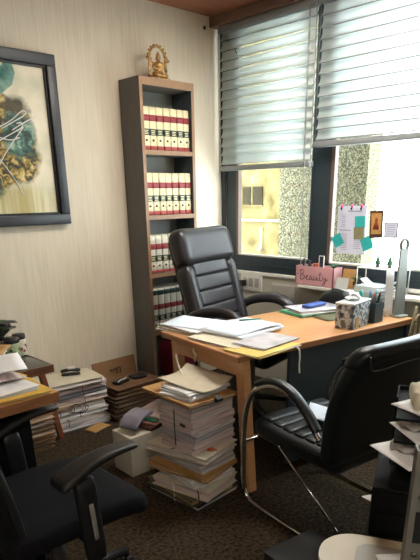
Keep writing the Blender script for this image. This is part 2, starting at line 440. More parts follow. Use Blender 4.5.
# ---------------------------------------------------------------- painting
def painting():
    x0, x1, z0, z1 = .78, 1.902, 1.247, 2.152
    cx, cz = (x0+x1)/2, (z0+z1)/2
    t = thing('framed_painting', 'abstract teal and gold painting in a wide black frame on the wall', 'painting', (cx, YB, cz))
    f = MB(); w = .058; hx_, hz = (x1-x0)/2, (z1-z0)/2
    for a, b, c, d in ((-hx_, hx_, hz-w, hz), (-hx_, hx_, -hz, -hz+w), (-hx_, -hx_+w, -hz+w, hz-w), (hx_-w, hx_, -hz+w, hz-w)):
        f.b2(a, b, -.045, -.001, c, d, 'picture_frame', .004)
    f.build('frame', t)
    l = MB(); q = w; k = .012
    for a, b, c, d in ((-hx_+q, hx_-q, hz-q-k, hz-q), (-hx_+q, hx_-q, -hz+q, -hz+q+k), (-hx_+q, -hx_+q+k, -hz+q+k, hz-q-k), (hx_-q-k, hx_-q, -hz+q+k, hz-q-k)):
        l.b2(a, b, -.03, -.002, c, d, 'picture_lip')
    l.build('frame_lip', t)
    m, nt, b = new_mat('abstract_art'); b.inputs['Roughness'].default_value = .55
    N = nt.nodes.new; L = nt.links.new
    tc = N('ShaderNodeTexCoord')
    def noise(scale, detail=5, st=(1, 1, 1), dist=0):
        mp = N('ShaderNodeMapping'); mp.inputs['Scale'].default_value = st
        z = N('ShaderNodeTexNoise'); z.inputs['Scale'].default_value = scale; z.inputs['Detail'].default_value = detail; z.inputs['Distortion'].default_value = dist
        L(tc.outputs['Object'], mp.inputs[0]); L(mp.outputs[0], z.inputs['Vector']); return z.outputs['Fac']
    def ramp(src, stops):
        r = N('ShaderNodeValToRGB'); e = r.color_ramp.elements
        while len(e) < len(stops): e.new(.5)
        for q_, (p, h) in zip(e, stops): q_.position = p; q_.color = (*hx(h), 1)
        L(src, r.inputs[0]); return r.outputs[0]
    def math_(op, a, bb):
        n = N('ShaderNodeMath'); n.operation = op
        for i, v in enumerate((a, bb)):
            if isinstance(v, (int, float)): n.inputs[i].default_value = v
            else: L(v, n.inputs[i])
        return n.outputs[0]
    def blob(cx_, cz_, sx, sz, nz_amt, nscale, lo, hi):
        mp = N('ShaderNodeMapping'); mp.inputs['Location'].default_value = (-cx_/sx, 0, -cz_/sz); mp.inputs['Scale'].default_value = (1/sx, 0, 1/sz)
        L(tc.outputs['Object'], mp.inputs[0])
        ln = N('ShaderNodeVectorMath'); ln.operation = 'LENGTH'; L(mp.outputs[0], ln.inputs[0])
        d = math_('ADD', ln.outputs['Value'], math_('MULTIPLY', math_('SUBTRACT', noise(nscale), .5), nz_amt))
        r = N('ShaderNodeMapRange'); r.inputs['From Min'].default_value = hi; r.inputs['From Max'].default_value = lo; L(d, r.inputs['Value'])
        return r.outputs[0]
    def mix(fac, a, bb):
        n = N('ShaderNodeMix'); n.data_type = 'RGBA'; L(fac, n.inputs[0]); L(a, n.inputs[6]); L(bb, n.inputs[7]); return n.outputs[2]
    base = ramp(noise(5, 4), [(.3, 'c9c6a8'), (.5, 'e6dcc0'), (.7, 'efe6cf')])
    dr = ramp(noise(22, 3, (1, 1, .06)), [(.4, 'd8d2a8'), (.6, 'b9a970')])
    base = mix(blob(.22, -.33, .30, .12, .6, 8, .6, 1.1), base, dr)
    gold = ramp(noise(26, 9, dist=1.2), [(.36, '14180e'), (.44, '4a4418'), (.5, '7d6a24'), (.57, 'b8963e'), (.68, 'e0d09a')])
    teal = ramp(noise(22, 8, dist=1), [(.34, '0f2420'), (.46, '24493c'), (.56, '4a7466'), (.7, '9fb89c')])
    base = mix(blob(.05, -.02, .40, .28, .8, 7, .84, .96), base, gold)
    base = mix(blob(.30, .03, .12, .13, .9, 10, .7, 1.0), base, teal)
    base = mix(blob(.02, -.24, .16, .10, .9, 10, .7, 1.0), base, teal)
    dk = ramp(noise(20, 6), [(.4, '1c1a12'), (.6, '4f4424')])
    base = mix(blob(.30, .18, .09, .06, .9, 12, .5, 1.0), base, dk)
    L(base, b.inputs['Base Color'])
    c = MB(); c.b2(-hx_+w+.002, hx_-w-.002, -.018, -.003, -hz+w+.002, hz-w-.002, m); c.build('canvas', t)
    s = MB()
    def stroke(pts, r=.005): s.tube([(p[0]-cx, -.020, p[1]-cz) for p in pts], r, 'sill', seg=6, smoothn=2, flat=(1, 1))
    for pts in ([(1.50, 1.755), (1.60, 1.80), (1.68, 1.865), (1.705, 1.845), (1.62, 1.80), (1.54, 1.76)], [(1.67, 1.775), (1.62, 1.72), (1.57, 1.67), (1.50, 1.58)],
                [(1.50, 1.61), (1.58, 1.50), (1.615, 1.42)], [(1.60, 1.755), (1.68, 1.80), (1.75, 1.83)], [(1.50, 1.69), (1.60, 1.74), (1.67, 1.775), (1.665, 1.80), (1.63, 1.79)], [(1.50, 1.72), (1.58, 1.70), (1.64, 1.72)]):
        stroke(pts, .0032)
    s.build('white_paint_stroke', t)
    lf = MB(); poly = [(1.40, 1.92), (1.50, 1.93), (1.57, 1.98), (1.595, 2.04), (1.58, 2.085), (1.545, 2.09), (1.50, 2.05), (1.42, 1.97)]
    lf.prism([(a+.065-cx, b_-cz) for a, b_ in poly], .002, 'pale_teal', lambda a, b_, c_: (a, -.019-c_, b_))
    lf.build('teal_paint_patch', t)
M['pale_teal'] = ramp_noise('pale_teal', [(.3, '3f6a62'), (.5, '7fa396'), (.7, 'b4c4ac')], 14)
painting()

# ---------------------------------------------------------------- bookshelf and law books
SX0, SX1, SY0, SY1, SZ = 2.362, 2.812, 3.055, 3.262, 2.08
def bookshelf():
    t = thing('bookshelf', 'tall narrow dark wood bookshelf of law books against the back wall', 'bookshelf', (SX0, SY0, 0))
    w, d = SX1-SX0, SY1-SY0
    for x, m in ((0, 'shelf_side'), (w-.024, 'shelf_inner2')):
        p = MB().b2(x, x+.024, .002, d, 0, SZ, m); p.b2(x, x+.024, 0, .002, 0, SZ, 'shelf_front'); p.build('side_panel', t)
    p = MB().b2(.0245, w-.0245, .002, d, SZ-.045, SZ, 'shelf_side'); p.b2(.0245, w-.0245, 0, .002, SZ-.045, SZ, 'shelf_front'); p.build('top_panel', t)
    for z in (1.674, 1.279, .901, .497, .11):
        p = MB().b2(.0245, w-.0245, .004, d-.012, z-.028, z, 'shelf_side'); p.b2(.0245, w-.0245, .002, .004, z-.028, z, 'shelf_front'); p.build('shelf', t)
    MB().b2(.0245, w-.0245, d-.012, d, .0, SZ-.045, 'shelf_inner').build('back_panel', t)
    MB().b2(.0245, w-.0245, .02, .03, 0, .082, 'shelf_side').build('plinth', t)
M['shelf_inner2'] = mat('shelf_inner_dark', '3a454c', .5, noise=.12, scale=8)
bookshelf()
def book(name, label, w, h, cover, bands, group):
    o = MB().rbox((w, .16, h), .006, cover, (4, 6, 6)).build(name)
    tag(o, label, 'book', group)
    for nm, z0, z1, m, gilt in bands:
        b = MB(); zc = (z0+z1)/2-h/2
        b.rbox((w+.0012, .012, z1-z0), .004, m, (4, 3, 3), lambda p: p+Vector((0, -.0752, zc)))
        if gilt == 1:
            b.b2(-w*.3, w*.3, -.0822, -.0812, zc+.006, zc+.011, 'gilt'); b.b2(-w*.25, w*.25, -.0822, -.0812, zc-.004, zc+.001, 'gilt')
            b.b2(-w*.3, w*.3, -.0822, -.0812, zc-.013, zc-.009, 'gilt')
        if gilt == 2:
            b.b2(-w*.3, w*.3, -.0822, -.0812, zc-.001, zc+.004, 'book_red'); b.b2(-w*.22, w*.22, -.0822, -.0812, zc-.012, zc-.008, 'book_red')
        if gilt == 3: b.b2(-w*.14, w*.14, -.0822, -.0812, zc-.006, zc+.006, 'black_seam')
        b.build(nm, o)
    return o
rowA = [('foot_band', .0, .026, 'book_red', 0), ('volume_mark', .048, .066, 'cream', 3), ('volume_label', .084, .124, 'book_green', 1), ('title_label', .166, .204, 'maroon', 2)]
rowC = [('foot_band', .0, .02, 'book_red', 0), ('volume_mark', .04, .058, 'cream_grey', 3), ('volume_label', .075, .118, 'book_green', 1), ('title_label', .155, .195, 'maroon', 2)]
rowD = [('volume_mark', .03, .05, 'cream_grey', 3), ('volume_label', .07, .112, 'book_green', 1), ('title_label', .15, .188, 'maroon', 2), ('top_label', .25, .285, 'book_green', 0)]
def book_row(z, h, bands, cover, shelfname, n, x0, x1, lean=0):
    w = (x1-x0)/n
    proto = None
    for i in range(n):
        lab = '%s cream law book from the left on the %s shelf' % (ORD[i], shelfname)
        x = x0+w*(i+.5); y = SY0+.02+.08+rng.uniform(0, .008); rz = rng.uniform(-.02, .02)*0
        if proto is None:
            proto = book('law_book', lab, w*.93, h, cover, bands, 'law books on the %s shelf' % shelfname); o = proto
        else: o = copy_thing(proto, label=lab)
        o.location = (x, y, z+h/2); o.rotation_euler = (0, lean, rz)
book_row(1.674, .25, rowA, 'cream', 'uppermost', 7, SX0+.026, SX1-.026)
book_row(1.279, .262, rowA, 'cream', 'second highest', 7, SX0+.027, SX1-.026)
book_row(.901, .25, rowC, 'cream_grey', 'middle', 7, SX0+.027, SX1-.026)
book_row(.497, .295, rowD, 'cream_grey', 'second lowest', 7, SX0+.027, SX1-.028)
rb = thing('file_box', 'crimson red box on the lowest shelf behind the desk leg', 'box', (2.655, SY0+.09, .11))
MB().rbox((.24, .15, .27), .02, 'crimson', (6, 5, 6), lambda p: p+Vector((0, 0, .137))).build('body', rb)
rl = MB()
for k in range(5): rl.b2(-.10+k*.05-.002, -.10+k*.05+.002, -.0775, -.073, .03, .25, 'maroon')
rl.build('ridge', rb)
# brass deity statue with arch
def statue():
    t = thing('brass_statue', 'small brass shrine figure under an arch on top of the bookshelf', 'statue', (2.575, 3.12, SZ), rad(4)); t.scale = (1.28, 1.2, 1.0)
    MB().box((0, 0, .008), (.115, .05, .016), 'brass', None, .004).build('pedestal', t)
    a = MB(); pts = []
    for k in range(15):
        an = rad(-8+k*14.0); pts.append((.052*math.cos(an), .005, .125+.062*math.sin(an)))
    pts = [(.058, .005, .016), (.055, .005, .07)]+pts+[(-.055, .005, .07), (-.058, .005, .016)]
    a.tube(pts, .007, 'brass', smoothn=1, seg=7)
    for k in range(9):
        an = rad(10+k*20); a.lathe([(.001, -.007), (.007, -.003), (.007, .003), (.001, .007)], 'brass', (.062*math.cos(an), .005, .125+.07*math.sin(an)), 8)
    for sx in (-1, 1): a.lathe([(.002, -.012), (.012, -.006), (.012, .006), (.002, .012)], 'brass', (sx*.062, .003, .118), 8)
    a.build('arch', t)
    f = MB()
    f.lathe([(.036, .016), (.034, .03), (.026, .04), (.022, .055), (.026, .075), (.03, .09), (.022, .1), (.009, .104), (.008, .11)], 'brass', seg=14)
    f.lathe([(.004, .108), (.012, .114), (.014, .124), (.011, .134), (.012, .138), (.006, .15), (.001, .162)], 'brass', seg=12)
    for sx in (-1, 1):
        f.tube([(sx*.026, 0, .094), (sx*.044, -.006, .075), (sx*.04, -.016, .055), (sx*.024, -.024, .062)], .0065, 'brass', smoothn=1, seg=7)
        f.tube([(sx*.026, 0, .092), (sx*.05, .0, .1), (sx*.05, -.006, .118)], .005, 'brass', smoothn=1, seg=7)
        f.tube([(sx*.012, 0, .04), (sx*.05, -.012, .03), (sx*.02, -.024, .022)], .009, 'brass', smoothn=1, seg=7)
    f.build('figure', t)
statue()
# ---------------------------------------------------------------- sockets under the window
def wall_plate(label, y, z, w, h, kind):
    t = thing('switch_plate', label, 'switch', (XW, y, z))
    MB().box((-.006, 0, 0), (.012, w, h), 'white_plastic' if kind else 'switch_grey', None, .003).build('plate', t)
    if kind:
        for yy in (w*.28, w*.0, -w*.28):
            MB().box((-.013, yy, .0), (.004, w*.2, h*.52), 'switch_grey', None, .001).build('rocker', t)
    else:
        MB().box((-.0125, 0, 0), (.002, w*.86, h*.8), 'switch_grey', None, .001).build('blank_cover', t)
    return t
wall_plate('white switch and socket plate under the window beside the office chair', 2.945, .757, .215, .13, True)
wall_plate('plain grey cover plate under the pink organizer', 2.62, .71, .23, .11, False)
pg = MB(); pg.box((-.03, 0, 0), (.04, .045, .045), 'black_plastic', None, .006); pg.tube([(-.03, 0, -.02), (-.035, .0, -.1), (-.03, .02, -.3)], .004, 'black_plastic', seg=6)
tag(pg.build('power_plug', None, (XW-.012, 3.005, .75)), 'black plug with cable in the white socket plate', 'plug')

# ---------------------------------------------------------------- desk
DZ = .72; DR = rad(-8.0); DO = Vector((1.738, 1.64, 0))
def dk(a, b, z=DZ):     # desk coordinates: a along the front edge, b towards the back
    return Vector((DO.x+a*math.cos(DR)-b*math.sin(DR), DO.y+a*math.sin(DR)+b*math.cos(DR), z))
DL, DD = 1.30, .66
def desk():
    t = thing('office_desk', 'orange wood office desk with dark front panel before the windows', 'desk', DO, DR)
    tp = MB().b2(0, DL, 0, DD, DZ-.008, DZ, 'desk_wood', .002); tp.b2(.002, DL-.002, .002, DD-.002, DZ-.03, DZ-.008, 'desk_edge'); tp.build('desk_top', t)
    r = MB().b2(.055, .09, .03, DD-.03, DZ-.115, DZ-.031, 'desk_wood'); r.build('side_rail', t)
    def leg(b0, b1, sh):
        l = MB(); w = .058
        vs = [(.05, b0, DZ-.031), (.09, b0, DZ-.031), (.09, b0+w, DZ-.031), (.05, b0+w, DZ-.031), (.05+sh, b1, 0), (.095+sh, b1, 0), (.095+sh, b1+w, 0), (.05+sh, b1+w, 0)]
        l.add(vs, [(0, 1, 2, 3), (7, 6, 5, 4), (0, 4, 5, 1), (1, 5, 6, 2), (2, 6, 7, 3), (3, 7, 4, 0)], 'desk_wood')
        return l.build('leg', t)
    leg(.022, .0, .03); leg(DD-.08, DD-.06, .03)
    MB().b2(.36, DL-.02, .035, .055, .06, DZ-.031, 'desk_panel').build('modesty_panel', t)
    MB().b2(.17, .36, .30, .32, .3, DZ-.031, 'desk_back').build('back_panel', t)
    p = MB().b2(.80, DL-.03, .06, .45, .06, DZ-.031, 'desk_panel'); p.build('pedestal', t)
    MB().b2(DL-.03, DL, .02, DD-.02, 0, DZ-.031, 'desk_panel').build('end_panel', t)
desk()

# ---------------------------------------------------------------- paper bundles
def slab_stack(mb, w, d, h, m, layers, jit, cover=None, cover_t=.003, over=.0, rz=.03, warp=0.):
    z = 0
    hs = [rng.uniform(.6, 1.4) for _ in range(layers)]; s = sum(hs); ct = cover_t if cover else 0
    hh = h-2*ct
    wf = lambda p: Vector((p.x, p.y, p.z+warp*(p.x*p.x+p.y*p.y)*4))
    if cover:
        a = rng.uniform(-rz, rz)
        mb.merge(grid_box(w+over, d+over, ct), cover, xf(rng.uniform(-jit, jit), rng.uniform(-jit, jit), ct/2, a, wf)); z = ct
    for q in hs:
        t = q/s*hh; a = rng.uniform(-rz, rz)
        mb.merge(grid_box(w*rng.uniform(.95, 1), d*rng.uniform(.96, 1), t*.97), m if isinstance(m, str) else rng.choice(m), xf(rng.uniform(-jit, jit), rng.uniform(-jit, jit), z+t/2, a, wf)); z += t
    if cover:
        a = rng.uniform(-rz, rz)
        mb.merge(grid_box(w+over, d+over, ct), cover, xf(rng.uniform(-jit, jit), rng.uniform(-jit, jit), h-ct/2, a, wf))
def grid_box(w, d, h):
    t = bmesh.new(); bmesh.ops.create_cube(t, size=1)
    bmesh.ops.subdivide_edges(t, edges=[e for e in t.edges if abs((e.verts[0].co-e.verts[1].co).z) < .1], cuts=3, use_grid_fill=True)
    for v in t.verts: v.co = Vector((v.co.x*w, v.co.y*d, v.co.z*h))
    return t
def xf(dx, dy, dz, a, wf):
    R = Matrix.Rotation(a, 3, 'Z')
    return lambda p: wf(R @ p+Vector((dx, dy, dz)))
def bundle(name, label, cat, group, loc, rz, w, d, h, m, layers=5, jit=.004, cover=None, over=.0, cover_t=.003, rzj=.03, tilt=(0, 0), ties=(), warp=0.):
    mb = MB(); slab_stack(mb, w, d, h, m, layers, jit, cover, cover_t, over, rzj, warp)
    o = mb.build(name, None, loc, (tilt[0], tilt[1], rz)); tag(o, label, cat, group)
    for axis, pos, mm, r in ties:
        s = MB(); e = .006+over/2
        if axis == 'x': pts = [(-w/2-e, pos, -.0), (-w/2-e, pos, h+.003), (w/2+e, pos, h+.003), (w/2+e, pos, 0)]
        else: pts = [(pos, -d/2-e, 0), (pos, -d/2-e, h+.003), (pos, d/2+e, h+.003), (pos, d/2+e, 0)]
        s.tube(pts, r, mm, seg=5); s.build('tie_string', o)
    return o

# the tall pile beside the desk
PX, PY, PR = 1.650, 1.862, rad(2)
def tall_pile():
    G = 'files in the tall pile beside the desk'
    z = 0.
    def put(name, label, cat, w, d, h, m, dx=0, dy=0, rz=0, **k):
        nonlocal z
        if name != 'file_folder' and z > .2: w, d, dy = w*1.09, d*.70, dy-.042
        o = bundle(name, label, cat, G, (PX+dx, PY+dy, z), PR+rad(rz), w*1.10, d*.95, h, m, **k); z += h+.001; return o
    put('file_folder', 'black folder lying at the very bottom of the tall pile', 'folder', .26, .36, .022, 'pages_grey', -.005, .0, 2, layers=2, cover='black_card', over=.012)
    put('file_folder', 'olive green folder near the bottom of the tall pile', 'folder', .25, .36, .03, 'pages_brown', -.012, .01, -4, layers=3, cover='olive_card', over=.012)
    o = put('file_folder', 'cream folder with white tie strings low in the tall pile', 'folder', .23, .35, .045, 'pages_pink', -.012, -.024, 10, layers=3, cover='beige_cover', over=.008, jit=.008)
    for yy in (-.09, .06):
        s = MB().tube([(-.115, yy, .045), (-.128, yy-.02, .035), (-.135, yy-.03, -.005), (-.138, yy-.035, -.048)], .0035, 'string_white' if yy > 0 else 'brown_card', smoothn=2, seg=6).build('hanging_string', o)
    put('paper_sheaf', 'loose white sheaf sticking out below the orange folders', 'papers', .225, .34, .045, ['pages_white', 'pages_grey'], .004, .0, -3, layers=5, jit=.014, rzj=.1)
    put('file_folder', 'lower of two orange kraft folders midway in the tall pile', 'folder', .24, .35, .016, 'pages_white', -.010, -.012, 9, layers=2, cover='kraft', over=.012)
    put('file_folder', 'upper of two orange kraft folders midway in the tall pile', 'folder', .24, .35, .014, 'pages_brown', -.014, -.008, 4, layers=2, cover='kraft', over=.01)
    put('paper_bundle', 'grey white bundle resting on the orange kraft folders', 'papers', .225, .34, .07, ['pages_grey', 'pages'], .008, .0, 1, layers=5, jit=.006)
    o = put('file_folder', 'cream folder with black string and red seal sticking out of the tall pile', 'folder', .235, .36, .03, 'pages', -.022, -.016, 9, layers=3, cover='beige_cover', over=.014)
    MB().tube([(-.125, .03, .03), (-.10, .0, .036), (-.075, -.01, .034), (-.05, -.05, .0335), (-.03, -.06, .0335)], .0022, 'string_black', smoothn=2, seg=5).build('black_string', o)
    MB().tube([(-.11, -.03, .034), (-.10, .02, .055), (-.08, .03, .055), (-.075, .0, .034)], .0022, 'string_black', smoothn=2, seg=5).build('string_loop', o)
    q = MB().lathe([(.018, 0), (.021, .004), (.012, .008)], 'seal_red', seg=11); q.tube([(0, 0, .006), (.01, -.02, .004), (.005, -.035, .002)], .004, 'seal_red', seg=5)
    q.build('red_seal', o, (-.03, -.135, .030))
    put('paper_bundle', 'thick pale bundle right under the black tagged bundle', 'papers', .23, .345, .062, 'pages_pink', .006, .004, 0, layers=4, jit=.006)
    put('paper_bundle', 'thin pale bundle between thicker ones in the tall pile', 'papers', .235, .35, .045, ['pages', 'pages_grey'], -.004, .0, 3, layers=4, jit=.008)
    o = put('paper_bundle', 'thick bundle with black tag and string in the upper tall pile', 'papers', .232, .35, .10, ['pages', 'pages_pink'], .0, .004, 0, layers=5, jit=.006)
    MB().tube([(-.147, .0, .10), (-.147, .0, .0), (-.147, -.004, -.08)], .0026, 'string_black', seg=5).build('black_string', o)
    MB().box((-.147, -.055, .035), (.004, .03, .012), 'black_card', (.15, 0, 0)).build('black_tag', o)
    put('paper_bundle', 'grey bundle under the kraft folder with the black clip', 'papers', .225, .345, .03, 'pages_grey', .005, .0, -2, layers=3, jit=.006)
    o = put('file_folder', 'kraft folder with black binder clip near the top of the tall pile', 'folder', .245, .37, .016, 'pages_white', -.006, .01, -4, layers=2, cover='kraft', over=.02, tilt=(0, .0))
    c = MB(); c.prism([(-.012, -.004), (.012, -.012), (.012, .018), (-.012, .008)], .034, 'black_card', lambda a, b, c_: (-.0+c_, -.193+a, .009+b))
    c.tube([(.006, -.17, .03), (.006, -.150, .026), (.026, -.150, .026), (.026, -.17, .03)], .0012, 'steel', seg=5); c.build('binder_clip', o)
    put('paper_sheaf', 'bluish white sheaf under the curled cream cover on the tall pile', 'papers', .22, .31, .022, ['paper_blue', 'pages_white'], .0, .015, 4, layers=4, jit=.01, rzj=.08)
    put('paper_sheaf', 'second white sheaf right under the curled cream cover', 'papers', .215, .3, .012, 'pages_white', .008, .01, -6, layers=3, jit=.01, rzj=.08)
    s = MB().sheet(.21, .29, 'beige_cover', lambda x, y: .030*(abs(x)/.105)**2.4*(1 if x > 0 else .25)+.012*max(0, y/.16)**2+.004*math.sin(y*18), .003, (10, 14))
    s.build('_')
    o = bpy.data.objects['_']; o.name = 'file_cover'; o.location = (PX+.012, PY-.015, z+.001); o.rotation_euler = (0, 0, PR+rad(4))
    tag(o, 'curled cream file cover lying on top of the tall pile', 'folder', G)
    st = MB()
    st.tube([(.02, .10, .007), (.03, .14, .07), (.035, .15, .105)], .005, 'string_white', smoothn=2, seg=6)
    st.build('tie_tape', o)
    return z
TZ = tall_pile()

# the pile of bundles on the carpet by the back wall
def wall_pile():
    G = 'bundles in the pile by the back wall'
    x, y, r = 1.69, 3.08, rad(-4); z = 0
    spec = [('paper_bundle', 'white bundle at the bottom of the pile by the back wall', .42, .27, .05, ['pages_white', 'pages_grey'], None, .0, 0, ()),
            ('paper_bundle', 'second bundle up in the pile by the back wall', .36, .26, .045, 'pages', None, -.01, 3, (('y', -.1, 'string_black', .002),)),
            ('paper_bundle', 'third bundle up, white with black string, pile by the back wall', .37, .25, .04, 'pages_white', None, .012, -2, (('y', -.02, 'string_black', .002),)),
            ('paper_bundle', 'fourth bundle up, thin white, in the pile by the back wall', .36, .26, .05, ['pages', 'pages_white'], None, -.004, 1, (('y', -.15, 'string_black', .002),)),
            ('file_folder', 'kraft cover file with dark loops in the pile by the back wall', .38, .25, .016, 'pages_grey', 'kraft', -.03, 5, ()),
            ('file_folder', 'blue and white file in the middle of the pile by the back wall', .36, .26, .055, ['pages_white', 'pages_pink'], 'beige_cover', .012, -3, (('y', .02, 'string_red', .0022),)),
            ('file_folder', 'dark blue grey file tied with red string, pile by the back wall', .38, .26, .03, 'pages_grey', 'blue_grey', .005, 2, (('y', .01, 'string_red', .0022),)),
            ('paper_bundle', 'pink edged bundle under the wide grey cover by the back wall', .36, .26, .05, 'pages_pink', None, .02, -1, (('y', .0, 'string_red', .0022),))]
    for nm, lab, w, d, h, m, cv, dx, rz, ties in spec:
        h *= .86; d *= .93
        bundle(nm, lab, 'folder' if 'file' in nm else 'papers', G, (x+dx, y, z), r+rad(rz), w, d, h, m, layers=4, jit=.006, cover=cv, over=.01, ties=ties); z += h+.001
    o = bundle('file_folder', 'wide grey cover file on top of the pile by the back wall', 'folder', G, (x-.035, y-.015, z), r+rad(-4), .40, .24, .03, ['pages', 'pages_white'], layers=3, cover='beige_cover', over=.016, jit=.004)
    z += .031
    t = thing('tape_dispenser', 'small black and white stapler like tool on the wall pile', 'stapler', (x+.015, y+.01, z), rad(-25))
    MB().rbox((.12, .035, .016), .006, 'black_plastic', (6, 4, 3), lambda p: p+Vector((0, 0, .009))).build('base', t)
    MB().rbox((.125, .03, .02), .008, 'black_plastic', (8, 4, 4), lambda p: Vector((p.x, p.y, p.z+.038-abs(p.x)*.12))).build('arm', t)
    MB().rbox((.05, .033, .012), .005, 'white_plastic', (6, 4, 3), lambda p: Vector((p.x+.005, p.y, p.z+.048))).build('grip', t)
    # crumpled bundle end and loop of string on the left
    l = MB()
    for k in range(4):
        a = k*1.3; l.tube([(math.cos(a+q*.8)*.045+k*.012, -.01*k, math.sin(a+q*.8)*.03) for q in range(7)], .0022, 'string_black', smoothn=1, seg=5)
    tag(l.build('loose_string', None, (1.62, y-.146, .16)), 'tangled dark string hanging on the front of the wall pile', 'string')
wall_pile()
pc = MB().sheet(.14, .10, 'kraft', lambda x, y: .012*math.sin(x*18+1)*.4+.006, .0015, (8, 6)).build('paper_scrap', None, (1.74, 2.885, .001), (0, 0, rad(12)))
tag(pc, 'small tan paper scrap lying on the carpet', 'paper')

# dark folders by the bookshelf
def dark_stack():
    G = 'dark folders stacked before the bookshelf'
    x, y = 2.085, 2.985; z = 0
    names = ['bottom', 'second lowest', 'third lowest', 'fourth lowest', 'fourth highest', 'third highest', 'second highest']
    for i in range(7):
        h = [.028, .03, .026, .034, .028, .03, .026][i]
        bundle('file_folder', '%s dark brown folder in the stack before the bookshelf' % names[i], 'folder', G, (x+rng.uniform(-.012, .012), y+rng.uniform(-.006, .006), z), rad(-2+rng.uniform(-3, 3)),
               .37, .22, h, 'pages_brown', layers=3, jit=.006, cover='black_card' if i % 2 else 'brown_card', over=.012, cover_t=.004); z += h+.001
    bundle('file_folder', 'light brown folder on top of the dark folder stack', 'folder', G, (x+.01, y, z), rad(2), .37, .225, .014, 'pages_brown', layers=2, cover='kraft_dark', over=.012); z += .015
    t = MB().rbox((.12, .055, .022), .01, 'black_card', (8, 6, 4), lambda p: Vector((p.x, p.y, p.z+.0125+.003*math.sin(p.x*60)))).build('dark_pouch', None, (x-.07, y, z), (0, 0, .2))
    MB().tube([(-.05, -.02, .02), (-.02, -.015, .03), (.02, -.02, .028), (.05, .0, .024)], .004, 'string_white', smoothn=1, seg=6).build('cord', t)
    tag(t, 'black pouch with pale cord on the dark folder stack', 'pouch')
    t = MB().rbox((.11, .08, .018), .008, 'black_card', (8, 6, 4), lambda p: p+Vector((0, 0, .0095))).build('dark_pouch', None, (x+.085, y+.02, z), (0, 0, -.1))
    tag(t, 'flat black pouch at the bookshelf end of the dark folder stack', 'pouch')
dark_stack()
fl = MB(); fl.rbox((.36, .12, .02), .006, 'blue_grey', (8, 6, 3), lambda p: p+Vector((0, 0, .011)))
tag(fl.build('flat_file', None, (2.15, 2.78, 0), (0, 0, rad(-6))), 'dark flat file on the carpet in front of the dark folders', 'folder')
# leaning cardboard
cb = thing('cardboard_sheet', 'brown cardboard leaning on the wall beside the bookshelf', 'cardboard', (2.135, 3.185, 0))
MB().box((0, .028, .158), (.36, .012, .318), 'cardboard', (rad(-9), 0, 0)).build('panel', cb)
c = MB(); 
for p in ([(-.06, .024, .25), (.02, .022, .26)], [(.0, .022, .262), (.0, .025, .225), (.01, .026, .22)], [(.025, .022, .264), (.03, .026, .22)]): c.tube([(a, b-.008, c_) for a, b, c_ in p], .004, 'black_card', seg=5)
c.build('printed_mark', cb)

# white box with folders on top
wb = thing('white_box', 'off white box on the carpet beside the tall pile', 'box', (1.648, 2.262, 0), rad(-2))
MB().box((0, 0, .113), (.29, .17, .226), 'box_white', None, .004).build('body', wb)
MB().b2(-.001, .001, -.0862, .0862, .2, .227, 'switch_grey').build('flap_seam', wb)
G = 'folders lying on the white box'
z = .228
def card(name, label, m, x, y, z, rz, w=.3, d=.22, t=.006, fn=None, cat='folder'):
    o = MB().sheet(w, d, m, fn, t, (10, 8)).build(name, None, (x, y, z), (0, 0, rad(rz))); return tag(o, label, cat, G)
for i, (nm, m, lab, rz, dx, h) in enumerate([('file_folder', 'brown_card', 'red brown folder lowest of the folders on the white box', 10, .04, .028), ('file_folder', 'pink_card', 'dull pink folder between brown and green on the white box', 16, .05, .014), ('file_folder', 'green_card', 'bright green folder on the white box', 12, .06, .014), ('file_folder', 'pages_pink', 'pink white papers on the green folder of the white box', 18, .075, .016)]):
    card(nm, lab, m, 1.70+dx, 2.28, z, rz, .24, .17, h-.002, lambda x, y: 0.0); z += h
z = .228+.058
b = MB().rbox((.17, .12, .026), .012, 'lilac_plastic', (14, 8, 4), lambda p: Vector((p.x, p.y, p.z+.018-.045*max(0, (-p.x-.03)/.055)**1.5+.004*math.sin(p.x*40))))
o = b.build('plastic_sleeve', None, (1.61, 2.265, z), (0, 0, rad(18))); tag(o, 'grey lilac plastic sleeve drooping over the white box edge', 'sleeve', G)

# ---------------------------------------------------------------- side table with jars
sd = thing('side_table', 'dark glass topped side table with wood edge by the back wall', 'table', (1.420, 2.755, 0))
MB().b2(-.56, -.012, .012, .398, .515, .529, 'dark_glass', .002).build('glass_top', sd)
r = MB()
r.b2(-.575, 0, 0, .012, .487, .53, 'dark_wood'); r.b2(-.012, 0, .012, .40, .487, .53, 'dark_wood'); r.b2(-.575, 0, .398, .41, .487, .53, 'dark_wood'); r.b2(-.575, -.56, .012, .398, .487, .53, 'dark_wood')
r.build('edge_frame', sd)
for a, b_, sx, sy in ((-.02, .15, .10, .02), (-.55, .03, -.03, .02), (-.03, .37, .05, .0), (-.55, .37, -.03, .0)):
    l = MB(); w = .016
    vs = [(a-w, b_-w, .514), (a+w, b_-w, .514), (a+w, b_+w, .514), (a-w, b_+w, .514), (a+sx-w, b_+sy-w, 0), (a+sx+w, b_+sy-w, 0), (a+sx+w, b_+sy+w, 0), (a+sx-w, b_+sy+w, 0)]
    l.add(vs, [(0, 1, 2, 3), (7, 6, 5, 4), (0, 4, 5, 1), (1, 5, 6, 2), (2, 6, 7, 3), (3, 7, 4, 0)], 'red_wood'); l.build('leg', sd)
